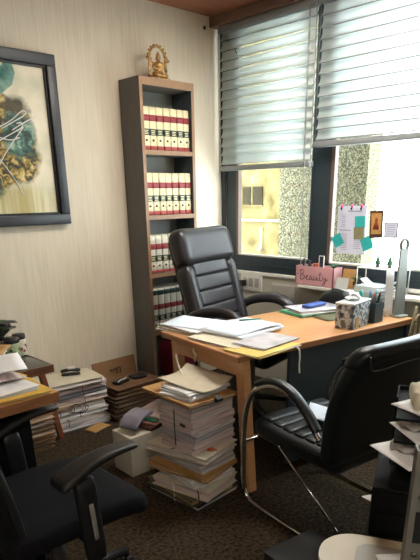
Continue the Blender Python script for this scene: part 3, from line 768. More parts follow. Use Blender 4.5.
def jar(label, x, y, r, h, m, mlabel, blobs):
    t = thing('glass_jar', label, 'jar', (x, y, .53))
    MB().lathe([(r*.9, 0), (r, .006), (r, h*.72), (r*.94, h*.78)], m, seg=18).build('glass_body', t)
    MB().lathe([(r*1.0, h*.78), (r*1.03, h*.8), (r*1.03, h*.96), (r*.95, h)], 'lid_dark', seg=18).build('lid', t)
    b = MB()
    for k in range(blobs):
        a = -2.6+k*.42; z = h*(.2+.36*((k*37) % 10)/10)
        b.lathe([(.002, 0), (r*.24, .002), (r*.2, .005), (.002, .006)], mlabel, (0, 0, 0), 8)
        for v in b.bm.verts[-32:]:
            p = v.co.copy(); q = Vector((p.x, p.y, p.z))
            v.co = Matrix.Rotation(a, 3, 'Z') @ Vector((r-.003+q.z, q.x, z+q.y))
    b.build('label_print', t)
jar('left glass jar with green print and dark lid on side table', 1.327, 3.05, .044, .12, 'glass_green', 'leaf_green', 9)
jar('right glass jar with red berries and dark lid on side table', 1.392, 3.09, .037, .125, 'jar_cream', 'jar_red', 9)
jar('pale jar half out of the picture on side table', 1.245, 3.04, .04, .10, 'sill', 'leaf_green', 5)
pl = thing('potted_plant', 'dark leafed plant behind the jars on the side table', 'plant', (1.30, 3.125, .53))
MB().lathe([(.035, 0), (.045, .07), (.047, .075), (.03, .076)], 'lid_dark', seg=16).build('pot', pl)
MB().tube([(0, 0, .07), (.0, .0, .12), (.01, -.01, .18)], .004, 'leaf_green', seg=6).build('stem', pl)
lv = MB()
def leaf(mb, base, dirv, L, W, m, droop=.3):
    base = Vector(base); d = Vector(dirv).normalized(); s = d.cross(Vector((0, 0, 1))).normalized(); u = s.cross(d)
    vs = []; fs = []; K = 6
    for k in range(K+1):
        f = k/K; wd = W*math.sin(PI*min(1, f*.9+.06))**.8*(1-f*.15)
        c = base+d*L*f-Vector((0, 0, droop*L*f*f))
        vs += [c-s*wd+u*.004, c, c+s*wd+u*.004, c+u*-.0012]
    for k in range(K):
        a = 4*k; b_ = a+4
        fs += [(a, a+1, b_+1, b_), (a+1, a+2, b_+2, b_+1), (a, b_, b_+3, a+3), (a+2, a+3, b_+3, b_+2)]
    mb.add(vs, fs, m, True)
for k in range(30):
    a = k*2.399; e = .35+.9*((k*7) % 10)/10
    leaf(lv, (math.cos(a)*.01, math.sin(a)*.01, .08+.12*((k*3) % 10)/10), (math.cos(a), math.sin(a), e), .085+.04*((k*5) % 7)/7, .028, 'leaf_dark' if k % 3 else 'leaf_green')
lv.build('leaves', pl)
rd = MB().lathe([(.014, 0), (.017, .01), (.015, .04), (.007, .046)], 'icon_red', seg=12)
tag(rd.build('small_bottle', None, (1.385, 3.145, .53)), 'tiny reddish bottle behind the berry jar', 'bottle')

# stack under the side table's end
x, y, z = 1.332, 2.93, 0
for i in range(8):
    h = [.03, .026, .034, .03, .026, .034, .03, .03][i]
    bundle('file_folder', ['lowest', 'second lowest', 'third lowest', 'fourth lowest', 'fourth highest', 'third highest', 'second highest', 'topmost'][i]+' worn brown file under the side table', 'folder', 'worn files under the side table',
           (x+rng.uniform(-.008, .008), y+rng.uniform(-.006, .006), z), rng.uniform(-.06, .06), .17, .17, h, ['pages', 'pages_brown'], layers=4, jit=.006, cover='kraft_dark' if i % 3 else 'kraft', over=.012, cover_t=.004); z += h+.001
bundle('paper_sheaf', 'white sheaf on top of the worn files under the side table', 'papers', 'worn files under the side table', (x, y, z), .1, .2, .17, .03, 'pages_white', layers=4, jit=.01)
# ---------------------------------------------------------------- swivel base shared by the office chairs
def star_base(t, r, m, zc=.05, seat_z=.44, turn=0.):
    MB().lathe([(.03, .06), (.03, .28), (.022, .28), (.022, seat_z)], 'black_plastic', seg=14).build('gas_lift', t)
    for k in range(5):
        a = turn+k*2*PI/5; dx, dy = math.cos(a), math.sin(a)
        l = MB(); l.tube([(dx*.02, dy*.02, .115), (dx*r*.5, dy*r*.5, .10), (dx*r, dy*r, .075)], lambda f: .026-.010*f, m, seg=8); o = l.build('leg', t)
        c = MB()
        for s in (-1, 1):
            c.lathe([(.012, -.009), (.024, -.007), (.026, 0), (.024, .007), (.012, .009)], 'black_plastic', (0, 0, s*.013), 12)
        for v in c.bm.verts:
            p = v.co.copy(); v.co = Matrix.Rotation(a, 3, 'Z') @ (Matrix.Rotation(PI/2, 3, 'X') @ p)+Vector((dx*r, dy*r, .0265))
        c.tube([(dx*r, dy*r, .03), (dx*r, dy*r, .085)], .008, 'black_plastic', seg=6)
        c.build('caster', o)

# ---------------------------------------------------------------- executive chair behind the desk
def exec_chair():
    t = thing('office_chair', 'black leather high back office chair behind the desk facing the room', 'chair', (2.645, 2.40, 0), rad(11))
    tau = rad(17); st, ct = math.sin(tau), math.cos(tau); Y, Z = .20, .52
    def mp(dx, dy, dz, curve=0.):
        def f(p):
            x = p.x+dx; y = p.y+dy-curve*x*x; z = p.z+dz
            return Vector((x, Y+z*st+y*ct, Z+z*ct-y*st))
        return f
    s = MB().rbox((.52, .52, .12), .05, 'black_leather', (12, 12, 6), lambda p: Vector((p.x, p.y-.02, p.z+.47+.10*max(0, p.y/.26)**3*.3-.03*max(0, -p.y/.26)**3)))
    s.build('seat', t)
    b = MB()
    for sx in (-1, 1):
        b.rbox((.095, .11, .52), .045, 'black_leather', (6, 6, 12), mp(sx*.238, -.012, .225))
    b.rbox((.50, .05, .66), .024, 'black_leather', (10, 4, 14), mp(0, .05, .33))
    b.build('backrest', t)
    c = MB()
    for k in range(5):
        c.rbox((.40, .085, .0964), .009, 'black_leather', (12, 5, 6), mp(0, -.005, .02+.046+k*.0965))
    c.build('stitched_panel', t)
    h = MB().rbox((.57, .135, .235), .06, 'black_leather', (16, 8, 10), mp(0, -.01, .59, .12)); h.build('headrest', t)
    for sx in (-1, 1):
        a = MB(); x = sx*.315
        a.tube([(sx*.25, .26, .62), (x, .23, .68), (x, .12, .725), (x, -.01, .74), (x, -.11, .715), (x, -.165, .655), (x-sx*.01, -.15, .57), (sx*.27, -.05, .49), (sx*.24, .0, .45)], lambda f: .036 if f < .6 else .026, 'black_leather', seg=10, smoothn=2, flat=(1.15, .8))
        a.build('armrest', t)
    lp = MB().tube([(.265, .40, 1.10), (.32, .42, 1.13), (.335, .43, 1.16), (.31, .42, 1.165), (.265, .40, 1.12)], .006, 'grey_plastic', seg=6, smoothn=1); lp.build('hanger_loop', t)
    star_base(t, .29, 'black_plastic', turn=.3)
exec_chair()

# ---------------------------------------------------------------- cantilever visitor chair before the desk
def visitor_chair():
    t = thing('visitor_chair', 'black leather chrome cantilever chair in front of the desk, seen from behind', 'chair', (1.735, 1.60, 0), rad(-8))
    W = .56; lean = .16/.485
    def bk(p, z0): return -.50-(p-z0)*lean
    f = MB()
    for x in (0, W):
        pts = [(x, -.62, .016), (x, -.08, .016), (x, -.005, .05), (x, .0, .30), (x, -.01, .46), (x, -.05, .57), (x, -.13, .635), (x, -.22, .655), (x, -.31, .635), (x, -.40, .57), (x, -.475, .49)]
        f.tube(pts, .0125, 'chrome', seg=10, smoothn=2)
    f.tube([(0, -.62, .016), (.02, -.66, .016), (W-.02, -.66, .016), (W, -.62, .016)], .0125, 'chrome', seg=10, smoothn=2)
    f.build('chrome_frame', t)
    b = MB(); b.tube([(0, 0, .325), (W, 0, .325)], .011, 'chrome', seg=8); b.build('cross_bar', t)
    b = MB(); b.tube([(.04, -.20, .36), (.10, -.56, .02)], .006, 'chrome', seg=8); b.build('brace_rod', t)
    for x in (0, W):
        p = MB(); p.tube([(x, -.10, .632), (x, -.16, .664), (x, -.24, .672), (x, -.32, .65), (x, -.40, .592), (x, -.46, .525)], .02, 'teal_leather', seg=10, smoothn=2, flat=(1.2, .75)); p.build('armrest', t)
    s = MB().rbox((.47, .52, .09), .035, 'teal_leather', (12, 14, 6), lambda p: Vector((p.x+W/2, p.y-.27, p.z+.375+.02*max(0, p.y/.26)**2))); o = s.build('seat', t)
    c = MB()
    for k in range(6):
        c.rbox((.40, .066, .022), .010, 'teal_leather', (12, 6, 4), lambda p, k=k: Vector((p.x+W/2, p.y-.07-k*.068, p.z+.421+.02*max(0, (p.y+.2-k*.068)/.26)**2)))
    c.build('padding_roll', o)
    def bm_(dx, dy, z0, cv):
        def g(p):
            x = p.x; z = p.z+z0
            t_ = max(0, (z-.40)/.485); y = -.515-.12*t_**2.0+p.y+dy-cv*(x/.28)**2*.5
            k = 1+.05*math.sin(PI*min(1, t_))-.07*max(0, (z-.72)/.17)**2
            return Vector((x*k+W/2+dx, y, z))
        return g
    b = MB().rbox((.56, .07, .50), .032, 'teal_leather', (16, 6, 16), bm_(0, 0, .635, -.03)); o = b.build('backrest', t)
    h = MB()
    def flap(p):
        q = bm_(0, 0, .845, -.03)(p)
        if p.z < 0: q.z += .045*(p.z/-.05)*(abs(p.x)/.27)**4*0+.02*math.cos(p.x/.28*PI*.5)
        return q
    h.rbox((.572, .094, .10), .042, 'teal_leather', (16, 8, 10), flap); h.build('headrest_flap', o)
    pts = [bm_(0, -.047, z, -.03)(Vector((x, 0, 0))) for x, z in ((-.268, .868), (-.235, .83), (-.20, .797), (-.12, .802), (0, .81), (.12, .802), (.20, .797), (.235, .83), (.268, .868))]
    MB().tube(pts, .0036, 'piping_grey', seg=6, smoothn=2).build('piping', o)
visitor_chair()
ps = MB().sheet(.15, .2, 'paper_blue', lambda x, y: .0*x, .0012, (5, 5)).build('paper_sheet', None, (1.985, 1.30, .462), (rad(14), rad(-4), rad(30)))
tag(ps, 'bluish paper sheet lying on the cantilever chair seat', 'paper')

# ---------------------------------------------------------------- office chair at the left table
def left_chair():
    t = thing('task_chair', 'dark fabric task chair with curved armrest beside the left table', 'chair', (.735, 1.575, 0), rad(0))
    s = MB().rbox((.50, .44, .09), .04, 'black_fabric', (12, 12, 6), lambda p: Vector((p.x, p.y-.03, p.z+.45-.03*max(0, p.x/.25)**3))); s.build('seat', t)
    def bf(p):
        z = p.z+.60
        return Vector((p.x-.235-(z-.42)*.18+.10*(p.y/.22)**2*.5, p.y*(1-.06*((z-.55)/.25)**2), z))
    b = MB().rbox((.06, .44, .46), .03, 'black_fabric', (6, 12, 12), bf); o = b.build('backrest', t)
    r = MB().tube([bf(Vector((-.0, y, z))) for y, z in ((-.21, -.22), (-.222, 0), (-.21, .2), (-.15, .235), (.15, .235), (.21, .2), (.222, 0), (.21, -.22))], .015, 'black_plastic', seg=8, smoothn=2); r.build('back_frame', o)
    for sy in (-1, 1):
        y = -.262 if sy < 0 else .225; lo = 0 if sy < 0 else -.004
        a = MB()
        def af(p): 
            u = (p.x+.175)/.35; p = Vector((p.x*.80+.028, p.y, p.z))
            return Vector((p.x*1.0+.015, y+p.y*(1-.45*u)+.0, .640+lo+p.z*(1-.5*u)+.035*u-.012*(1-u)**3+.016*math.sin(u*PI)))
        a.rbox((.35, .095, .035), .016, 'arm_pad', (16, 8, 5), af); o = a.build('armrest', t)
        p = MB().rbox((.07, .035, .30), .015, 'black_plastic', (6, 4, 8), lambda q: Vector((q.x+.0-.01*(q.z/.15), y+q.y, q.z+.475+lo))); p.build('arm_post', o)
        q = MB().rbox((.016, .006, .13), .003, 'grey_plastic', (4, 3, 6), lambda q: Vector((q.x+.002-.01*(q.z/.15), y+(-.0175 if sy < 0 else .0175)+q.y, q.z+.475+lo))); q.build('height_slot', o)
        z = MB().tube([(.03, y, .34), (.02, y*.8, .36), (.0, y*.3, .40)], .016, 'black_plastic', seg=8); z.build('arm_bracket', o)
    l = MB().tube([(-.09, -.12, .38), (-.13, -.22, .37), (-.17, -.28, .395)], .009, 'steel', seg=8); l.build('lever', t)
    star_base(t, .30, 'black_plastic', turn=.04, seat_z=.41)
left_chair()

# ---------------------------------------------------------------- left table and its papers
lt = thing('work_table', 'wood edged work table heaped with papers at the left', 'table', (.90, 1.735, 0), rad(1))
p = MB().b2(-1.3, 0, 0, .8, .747, .75, 'desk_wood'); p.b2(-1.3, 0, 0, .8, .712, .747, 'left_table_edge'); p.build('table_top', lt)
for a, b_ in ((-.06, .74), (-1.24, .06), (-1.24, .74)): MB().b2(a-.025, a+.025, b_-.025, b_+.025, 0, .711, 'tray_black').build('leg', lt)
MB().b2(-.45, -.075, .10, .62, .02, .711, 'tray_black').build('pedestal', lt)
G = 'papers on the left table'
def lp_(name, label, cat, m, x, y, z, rz, w, d, t=.004, fn=None, tilt=(0, 0)):
    o = MB().sheet(w, d, m, fn, t, (10, 10)).build(name, None, (x, y, z), (tilt[0], tilt[1], rad(rz))); return tag(o, label, cat, G)
z = .751
bundle('file_folder', 'yellow edged file at the front edge of the left table', 'folder', G, (.735, 1.845, z), rad(-6), .28, .2, .012, 'pages_white', layers=2, cover='mustard', over=.01)
bundle('paper_sheaf', 'white sheaf with grey lines on the yellow file, left table', 'papers', G, (.71, 1.87, z+.013), rad(4), .27, .2, .012, ['pages_white', 'paper_blue'], layers=3, jit=.008, rzj=.08)
bundle('file_folder', 'mustard file under the papers at the corner of the left table', 'folder', G, (.80, 2.02, z), rad(10), .17, .13, .010, 'pages_white', layers=2, cover='mustard', over=.008)
bundle('paper_sheaf', 'thick white paper bundle in the middle of the left table', 'papers', G, (.70, 2.13, z), rad(8), .33, .24, .04, ['pages_white', 'pages_pink'], layers=5, jit=.01, rzj=.06)
lp_('paper_sheet', 'curled white sheet topmost on the left table', 'paper', 'paper', .72, 2.03, z+.043, -18, .36, .25, .0015, lambda x, y: .012*math.sin(x*11)+.05*x*x*2+.012)
lp_('paper_sheet', 'pinkish white sheet sloping to the front of the left table', 'paper', 'pages_pink', .70, 1.94, z+.030, 6, .30, .16, .0015, lambda x, y: .010*math.sin(x*14+1)+.07*(y+.08)*.5)
o = lp_('file_folder', 'orange kraft folder at the back of the left table', 'folder', 'kraft', .83, 2.32, z+.01, 38, .30, .2, .006, lambda x, y: .03*(x/.15))
hl = MB().b2(-.045, .045, -.008, .008, 0, .001, 'highlighter').build('highlighted_line', bpy.data.objects['paper_sheet.001'] if 'paper_sheet.001' in bpy.data.objects else None, (-.02, .03, .020), (0, 0, .1))

# ---------------------------------------------------------------- things on the desk
def on_desk(a, b, z=0.): return dk(a, b, DZ+.0008+z)
G = 'papers on the desk'
def deskpile(label, a, b, rz, w, d, h, m, cover=None, name='paper_sheaf', cat='papers', z=0., over=.008, layers=3, jit=.008, rzj=.06):
    return bundle(name, label, cat, G, on_desk(a, b, z), DR+rad(rz), w, d, h, m, layers=layers, jit=jit, cover=cover, over=over, rzj=rzj)
deskpile('grey covered file overhanging the back left corner of the desk', .17, .60, 12, .25, .31, .012, 'pages_grey', 'beige_cover', 'file_folder', 'folder')
deskpile('white sheaf tied with tape at the back left corner of the desk', .165, .60, 6, .235, .30, .010, 'pages_white', z=.013)
o = MB().sheet(.22, .30, 'paper_blue', lambda x, y: .005*math.sin(x*16)+.006+.04*y*y, .0015, (8, 8)).build('paper_sheet', None, on_desk(.175, .61, .0235), (0, 0, DR+rad(20))); tag(o, 'topmost curling bluish sheet at the back left corner of the desk', 'paper', G)
o = deskpile('beige file with loose tape at the left front corner of the desk', .15, .27, 8, .22, .33, .012, 'pages_grey', 'beige_cover', 'file_folder', 'folder')
tp = MB().tube([(-.09, -.10, .012), (-.11, -.14, .006), (-.10, -.175, -.015), (-.07, -.185, -.03), (-.04, -.18, -.01), (-.055, -.183, -.03), (-.05, -.186, -.05)], .004, 'string_white', smoothn=2, seg=6, flat=(1.3, .6)).build('tie_tape', o)
deskpile('yellow file sticking out over the desk front edge', .185, .04, 98, .21, .31, .010, 'pages_white', 'yellow', 'file_folder', 'folder')
s = MB().tube([(0, 0, .006), (.004, -.015, .002), (.004, -.02, -.04), (.0, -.02, -.075), (.006, -.02, -.115)], .004, 'string_white', smoothn=1, seg=6).build('hanging_string', None, on_desk(.305, -.062), (0, 0, DR))
tag(s, 'white string hanging from the yellow file over the desk front', 'string')
deskpile('magazine like printed sheaf on the yellow file', .255, .10, 100, .20, .28, .008, ['paper_blue', 'pages_grey'], z=.011)
deskpile('thick white sheaf carrying the pen on the desk', .32, .36, 100, .28, .36, .012, ['pages_white', 'paper_blue'], z=.0125)
o = MB().sheet(.36, .26, 'paper_blue', lambda x, y: .004*math.sin(x*14+1)+.006, .0015, (8, 8)).build('paper_sheet', None, on_desk(.32, .37, .0255), (0, 0, DR+rad(8))); tag(o, 'bluish sheet under the green pen on the desk', 'paper', G)
pn = MB().tube([(-.06, 0, 0), (.055, 0, 0), (.068, 0, 0)], lambda f: .0042 if f < .9 else .0015, 'green_pen', seg=7).build('pen', None, on_desk(.43, .43, .041), (0, 0, DR+rad(-24)))
tag(pn, 'dark green pen on the bluish sheet on the desk', 'pen')
# twisted tape hanging between desk papers and the tall pile
tw = MB()
for ph in (0, PI):
    pts = []
    for k in range(16):
        f = k/15; pts.append((.012*math.sin(ph+f*9)+.012*f, .010*math.cos(ph+f*9)*.6-.01*f, -.135*f))
    tw.tube(pts, .0045, 'string_white', seg=6, smoothn=1)
tag(tw.build('twisted_tape', None, dk(.045, .42, DZ+.012)), 'white twisted tape hanging from the desk papers to the tall pile', 'string')
# files at the far side
deskpile('green edged file at the far edge of the desk by the window', .99, .50, 84, .22, .33, .012, 'pages_white', 'green_card', 'file_folder', 'folder')
deskpile('white file on the green edged file by the window', 1.0, .49, 78, .21, .32, .018, ['pages_white', 'pages_grey'], z=.013)
o = MB().rbox((.17, .06, .02), .008, 'blue_pen', (8, 5, 4), lambda p: p+Vector((0, 0, .011))).build('pencil_pouch', None, on_desk(1.0, .50, .032), (0, 0, DR+.1)); tag(o, 'blue pencil pouch on the files by the window', 'pouch')
o = MB().sheet(.2, .26, 'olive_card', lambda x, y: .03*(x+.1)*.6, .003, (5, 5)).build('notebook', None, on_desk(1.0, .33, .001), (0, 0, DR+rad(80))); tag(o, 'open dark notebook behind the tissue box', 'notebook')
# tissue box
tb = thing('tissue_box', 'grey marble patterned tissue box with tissue at the desk edge', 'box', on_desk(.875, .095), DR+rad(15))
MB().box((0, 0, .065), (.21, .10, .13), 'marble_print', None, .004).build('body', tb)
MB().box((0, 0, .134), (.218, .108, .012), 'acrylic', None, .004).build('lid', tb)
tt = MB()
for k in range(5):
    a = k*1.25; tt.sheet(.06, .05, 'tissue', lambda x, y, k=k: .5*abs(x)*math.sin(k+y*30)*.5+.004, .0012, (6, 6), Matrix.Translation((.012*math.cos(a), .012*math.sin(a), .144+.006*k)) @ Matrix.Rotation(a, 4, 'Z') @ Matrix.Rotation(.5, 4, 'Y'))
tt.build('tissue', tb)
MB().box((-.05, -.0515, .035), (.04, .003, .05), 'kraft').build('tag_label', tb)
# pen stand with pens
ps_ = thing('pen_stand', 'dark blue square pen stand beside the tissue box', 'pen stand', on_desk(1.045, .10), DR+rad(8))
w = MB(); 
for sx, sy, lx, ly in ((-1, 0, .004, .08), (1, 0, .004, .08), (0, -1, .08, .004), (0, 1, .08, .004)): w.box((sx*.042, sy*.042, .055), (lx if sx else .088, ly if sy == 0 else .004, .11), 'desk_panel')
w.box((0, 0, .003), (.08, .08, .006), 'desk_panel'); w.build('cup', ps_)
G2 = 'pens in the pen stand'
for i, (m, lab, dx, dy, h) in enumerate((('green_pen', 'green pen in the dark pen stand', -.02, .0, .15), ('red_pen', 'red pen in the dark pen stand', .022, .01, .145), ('blue_pen', 'blue pen in the dark pen stand', .005, .02, .16), ('teal_plastic', 'teal marker in the dark pen stand', -.008, -.015, .165), ('black_plastic', 'black marker in the dark pen stand', .015, -.02, .155))):
    p = on_desk(1.045, .10, .008)
    o = MB().tube([(dx*.5, dy*.5, 0), (dx*1.3, dy*1.3, h*.9), (dx*1.4, dy*1.4, h)], lambda f: .0055 if f < .95 else .003, m, seg=8).build('pen', None, p); tag(o, lab, 'pen', G2)
tc_ = MB().lathe([(.012, 0), (.018, .012), (.016, .03), (.008, .036), (.012, .046), (.009, .058), (.002, .062)], 'teal_plastic', seg=12).build('small_figurine', None, on_desk(1.06, .20, 0)); 
bpy.data.objects['small_figurine'].scale = (1.4, 1.4, 2.6); tag(tc_, 'small teal figurine behind the pen stand', 'figurine')
# acrylic paper organiser
ao = thing('paper_organizer', 'clear tiered paper organizer at the window end of the desk', 'organizer', on_desk(1.21, .235), DR)
for x in (-.075, .075): MB().b2(x-.002, x+.002, -.08, .08, 0, .17, 'clear').build('side_panel', ao)
for z in (.004, .06, .115, .168): MB().b2(-.0725, .0725, -.08, .08, z-.0015, z+.0015, 'clear').build('shelf', ao)
for i, z in enumerate((.006, .062, .117)):
    bundle('paper_sheaf', ['lowest', 'middle', 'top'][i]+' papers inside the clear organizer on the desk', 'papers', 'papers in the clear organizer', on_desk(1.21, .235, z+.0005), DR, .13, .15, .022+.008*(i % 2), ['pages_white', 'pages_grey'], layers=3, jit=.003)
# grey bar with ring and white sheet
gb = thing('document_stand', 'tall grey bar with a ring hole at the desk end', 'stand', on_desk(1.262, .055), DR+rad(-4))
b = MB()
def barmap(a, c, e): return Vector((a+c*.08, .02+e+c*.10, c))
b.prism([(-.042, 0), (.042, 0), (.034, .375), (-.026, .375)], .012, 'duct_grey', barmap); b.build('bar', gb)
r = MB(); ring = [(.004+.031+.030*math.cos(k*PI/10), .026+.398*.10, .398+.030*math.sin(k*PI/10)) for k in range(20)]
r.tube(ring, .009, 'grey_plastic', closed=True, seg=8); r.build('ring', gb)
MB().box((-.0, .025, .006), (.08, .07, .012), 'duct_grey', None, .004).build('foot', gb)
wsh = MB().sheet(.05, .26, 'tissue', lambda x, y: .008*math.sin(x*60), .0015, (8, 6), Matrix.Translation((0, 0, .13)) @ Matrix.Rotation(PI/2, 4, 'X')).build('white_sheet', None, on_desk(1.225, .125, .0), (rad(-6), rad(4), DR)); tag(wsh, 'narrow white sheet upright beside the grey bar', 'paper')
# rope loops over the desk end
rp = MB()
rp.tube([(-.045, -.015, -.10), (-.03, -.02, -.02), (.0, -.015, .045), (.035, .0, .075), (.05, .005, .04), (.035, -.01, -.02), (.02, -.02, -.09), (-.01, -.02, -.12)], .008, 'rope', seg=7, smoothn=2, closed=True)
rp.tube([(-.02, -.026, .0), (.01, -.03, .03), (.05, -.02, .02), (.055, -.02, -.06), (.03, -.03, -.11)], .007, 'rope', seg=7, smoothn=2)
tag(rp.build('rope_loop', None, dk(1.25, -.02, DZ)), 'twisted beige rope loops hanging over the desk end', 'rope')
# dark rounded bag on the far corner of the desk
cs = thing('leather_bag', 'black rounded leather bag lying at the far window corner of the desk', 'bag', on_desk(1.21, .495), DR+rad(90))
def cf(p):
    z = p.z+.056
    return Vector((p.x, p.y*(1-.3*max(0, z/.11)), z*(1-.55*(abs(p.x)/.15)**2.5)))
MB().rbox((.30, .11, .112), .045, 'teal_leather', (16, 8, 8), cf).build('body', cs)
MB().tube([(-.05, 0, .10), (-.035, .03, .118), (.035, .03, .118), (.05, 0, .10)], .006, 'black_leather', smoothn=2, seg=8).build('handle', cs)
# ---------------------------------------------------------------- window ledge and what stands on it
LZ = .806
struct(MB().b2(XW-.135, XW-.0125, WY0, 2.40, LZ-.02, LZ, 'sill', .003), 'trim_4')
pb = thing('desk_organizer', 'pink box reading Beauty on the window ledge', 'organizer', (XW-.07, 2.272, LZ+.0005))
w = MB(); BW, BD, BH = .312, .105, .128
for a in ((-BD/2, -BD/2+.006, -BW/2, BW/2), (BD/2-.006, BD/2, -BW/2, BW/2), (-BD/2, BD/2, -BW/2, -BW/2+.006), (-BD/2, BD/2, BW/2-.006, BW/2)): w.b2(*a, 0, BH, 'pink')
w.b2(-BD/2, BD/2, -BW/2, BW/2, 0, .006, 'pink'); w.build('body', pb)
# script lettering drawn as pen strokes; u runs along the front, v up
let = MB()
def pen(pts, r=.0021):
    let.tube([(-BD/2-.0012, BW/2-.02-u*.0385, .036+v*.031) for u, v in pts], r, 'pink_ink', seg=5, smoothn=2)
pen([(-.15, 1.2), (.1, 1.3), (.25, 1.25)])
pen([(.75, 2.1), (.7, 1.2), (.6, .1)]); pen([(.35, 1.7), (.7, 2.2), (1.25, 2.2), (1.45, 1.8), (1.1, 1.3), (.75, 1.15), (1.3, 1.1), (1.6, .7), (1.35, .2), (.9, 0), (.55, .15)])
def low(u0):  return u0
pen([(1.7, .45), (2.1, .6), (2.3, .9), (2.1, 1.1), (1.85, .8), (1.9, .25), (2.2, .05), (2.6, .3)])
pen([(3.15, .9), (2.85, 1.05), (2.65, .7), (2.7, .15), (2.95, .1), (3.2, .8), (3.2, .2), (3.4, .05), (3.6, .4)])
pen([(3.6, 1.05), (3.6, .3), (3.8, .05), (4.1, .4), (4.2, 1.05), (4.2, .3), (4.4, .05), (4.65, .4)])
pen([(4.9, 2.0), (4.75, 1.0), (4.8, .2), (5.05, .05), (5.35, .35)]); pen([(4.5, 1.35), (5.3, 1.5)])
pen([(5.4, 1.1), (5.5, .4), (5.8, .35), (6.05, 1.1), (6.0, .2), (5.85, -.7), (5.5, -.75), (5.6, -.3), (6.3, .35), (6.6, .6)])
let.build('lettering', pb)
def ledge(name, label, cat, mb, y, dx=0., rz=0., z=0.):
    return tag(mb.build(name, None, (XW-.07+dx, y, LZ+.001+z), (0, 0, rz)), label, cat)
ledge('small_bottle', 'small black bottle at the left end of the pink box', 'bottle', MB().lathe([(.012, 0), (.013, .01), (.013, .10), (.006, .125), (.006, .165), (.002, .166)], 'black_plastic', seg=10), 2.40, 0, 0, .007)
ledge('small_bottle', 'stubby black bottle second from the left in the pink box', 'bottle', MB().lathe([(.016, 0), (.017, .01), (.017, .11), (.008, .13), (.007, .15), (.002, .152)], 'black_plastic', seg=10), 2.355, .01, 0, .007)
ledge('red_tin', 'red lidded tin peeping out of the pink box', 'tin', MB().lathe([(.022, 0), (.024, .01), (.024, .13), (.02, .138)], 'icon_red', seg=14), 2.295, 0, 0, .007)
m_ = thing('small_mirror', 'small white framed dark mirror standing in the pink box', 'mirror', (XW-.07, 2.252, LZ+.008), rad(4))
q = MB()
for a in ((-.02, -.016, .05, .19), (.016, .02, .05, .19)): q.b2(-.003, .003, a[0], a[1], 0, a[3], 'sill')
q.b2(-.003, .003, -.016, .016, .186, .19, 'sill'); q.b2(-.003, .003, -.016, .016, 0, .07, 'sill'); q.build('frame', m_); MB().b2(-.001, .001, -.016, .016, .07, .186, 'desk_panel').build('mirror_face', m_)
lf = MB(); lf.tube([(0, 0, 0), (0, .0, .12)], .004, 'leaf_green', seg=6)
for k in range(7):
    a = k*2.4; leaf(lf, (0, 0, .11), (math.cos(a), math.sin(a), 1.1), .055, .012, 'tree_green')
ledge('plant_sprig', 'green sprig at the right end of the pink box', 'plant', lf, 2.15, 0, 0, .007)
oc = ledge('orange_card', 'tilted orange brown card behind the pink box end', 'card', MB().box((0, 0, .062), (.012, .09, .124), 'kraft', (0, rad(10), 0)), 2.045, .02)
ledge('white_card', 'small white card right of the pink box', 'card', MB().box((0, 0, .036), (.008, .09, .072), 'acrylic', (0, rad(12), 0)), 2.055, -.035)
lf = MB(); lf.lathe([(.022, 0), (.028, .05), (.02, .052)], 'lid_dark', seg=12)
for k in range(14):
    a = k*2.4; leaf(lf, (0, 0, .05), (math.cos(a), math.sin(a), .9+.5*(k % 3)), .06, .014, 'leaf_green')
ledge('small_plant', 'small green plant between the cards and the white rack', 'plant', lf, 1.965, .0)
# white wire rack
rk = thing('wire_rack', 'white wire rack of curled paper on the window ledge', 'rack', (XW-.075, 1.785, LZ+.0005))
f = MB()
for sx in (-.052, .052):
    for sy in (-.15, .15): f.tube([(sx, sy, 0), (sx, sy, .155)], .004, 'sill', seg=6)
    for z in (.012, .15): f.tube([(sx, -.15, z), (sx, .15, z)], .0035, 'sill', seg=6)
for sy in (-.15, .15):
    for z in (.012, .15): f.tube([(-.052, sy, z), (.052, sy, z)], .0035, 'sill', seg=6)
f.build('frame', rk)
for z in (.016, .150):
    g = MB()
    for k in range(13): g.tube([(-.052, -.144+k*.024, z), (.052, -.144+k*.024, z)], .0022, 'sill', seg=5)
    g.build('wire_shelf', rk)
o = MB().sheet(.085, .24, 'print_white', lambda x, y: .05*(y/.12)**2+.004, .003, (6, 12)).build('paper_roll', None, (XW-.075, 1.80, LZ+.026)); tag(o, 'curled pale paper inside the white wire rack', 'paper')
o = MB().box((0, 0, .008), (.09, .26, .012), 'acrylic', None, .002).build('grey_folder', None, (XW-.075, 1.79, LZ+.0175)); tag(o, 'flat grey folder at the bottom of the wire rack', 'folder')
for i, yy in enumerate((1.835, 1.752)):
    t = thing('miniature_tree', ('left' if i == 0 else 'right')+' tiny green fir tree ornament on the wire rack', 'ornament', (XW-.06, yy, LZ+.1535), 0, 'tiny fir trees on the wire rack')
    MB().lathe([(.012, 0), (.012, .012), (.004, .013), (.003, .02)], 'dark_wood', seg=10).build('stand', t)
    c = MB()
    for k, (z, r) in enumerate(((.016, .026), (.031, .021), (.046, .014))):
        pr = []
        c.lathe([(.002, z+.004), (r, z), (r*.6, z+.010), (.002, z+.026)], 'tree_green', seg=9, smooth=False)
    c.build('branches', t)
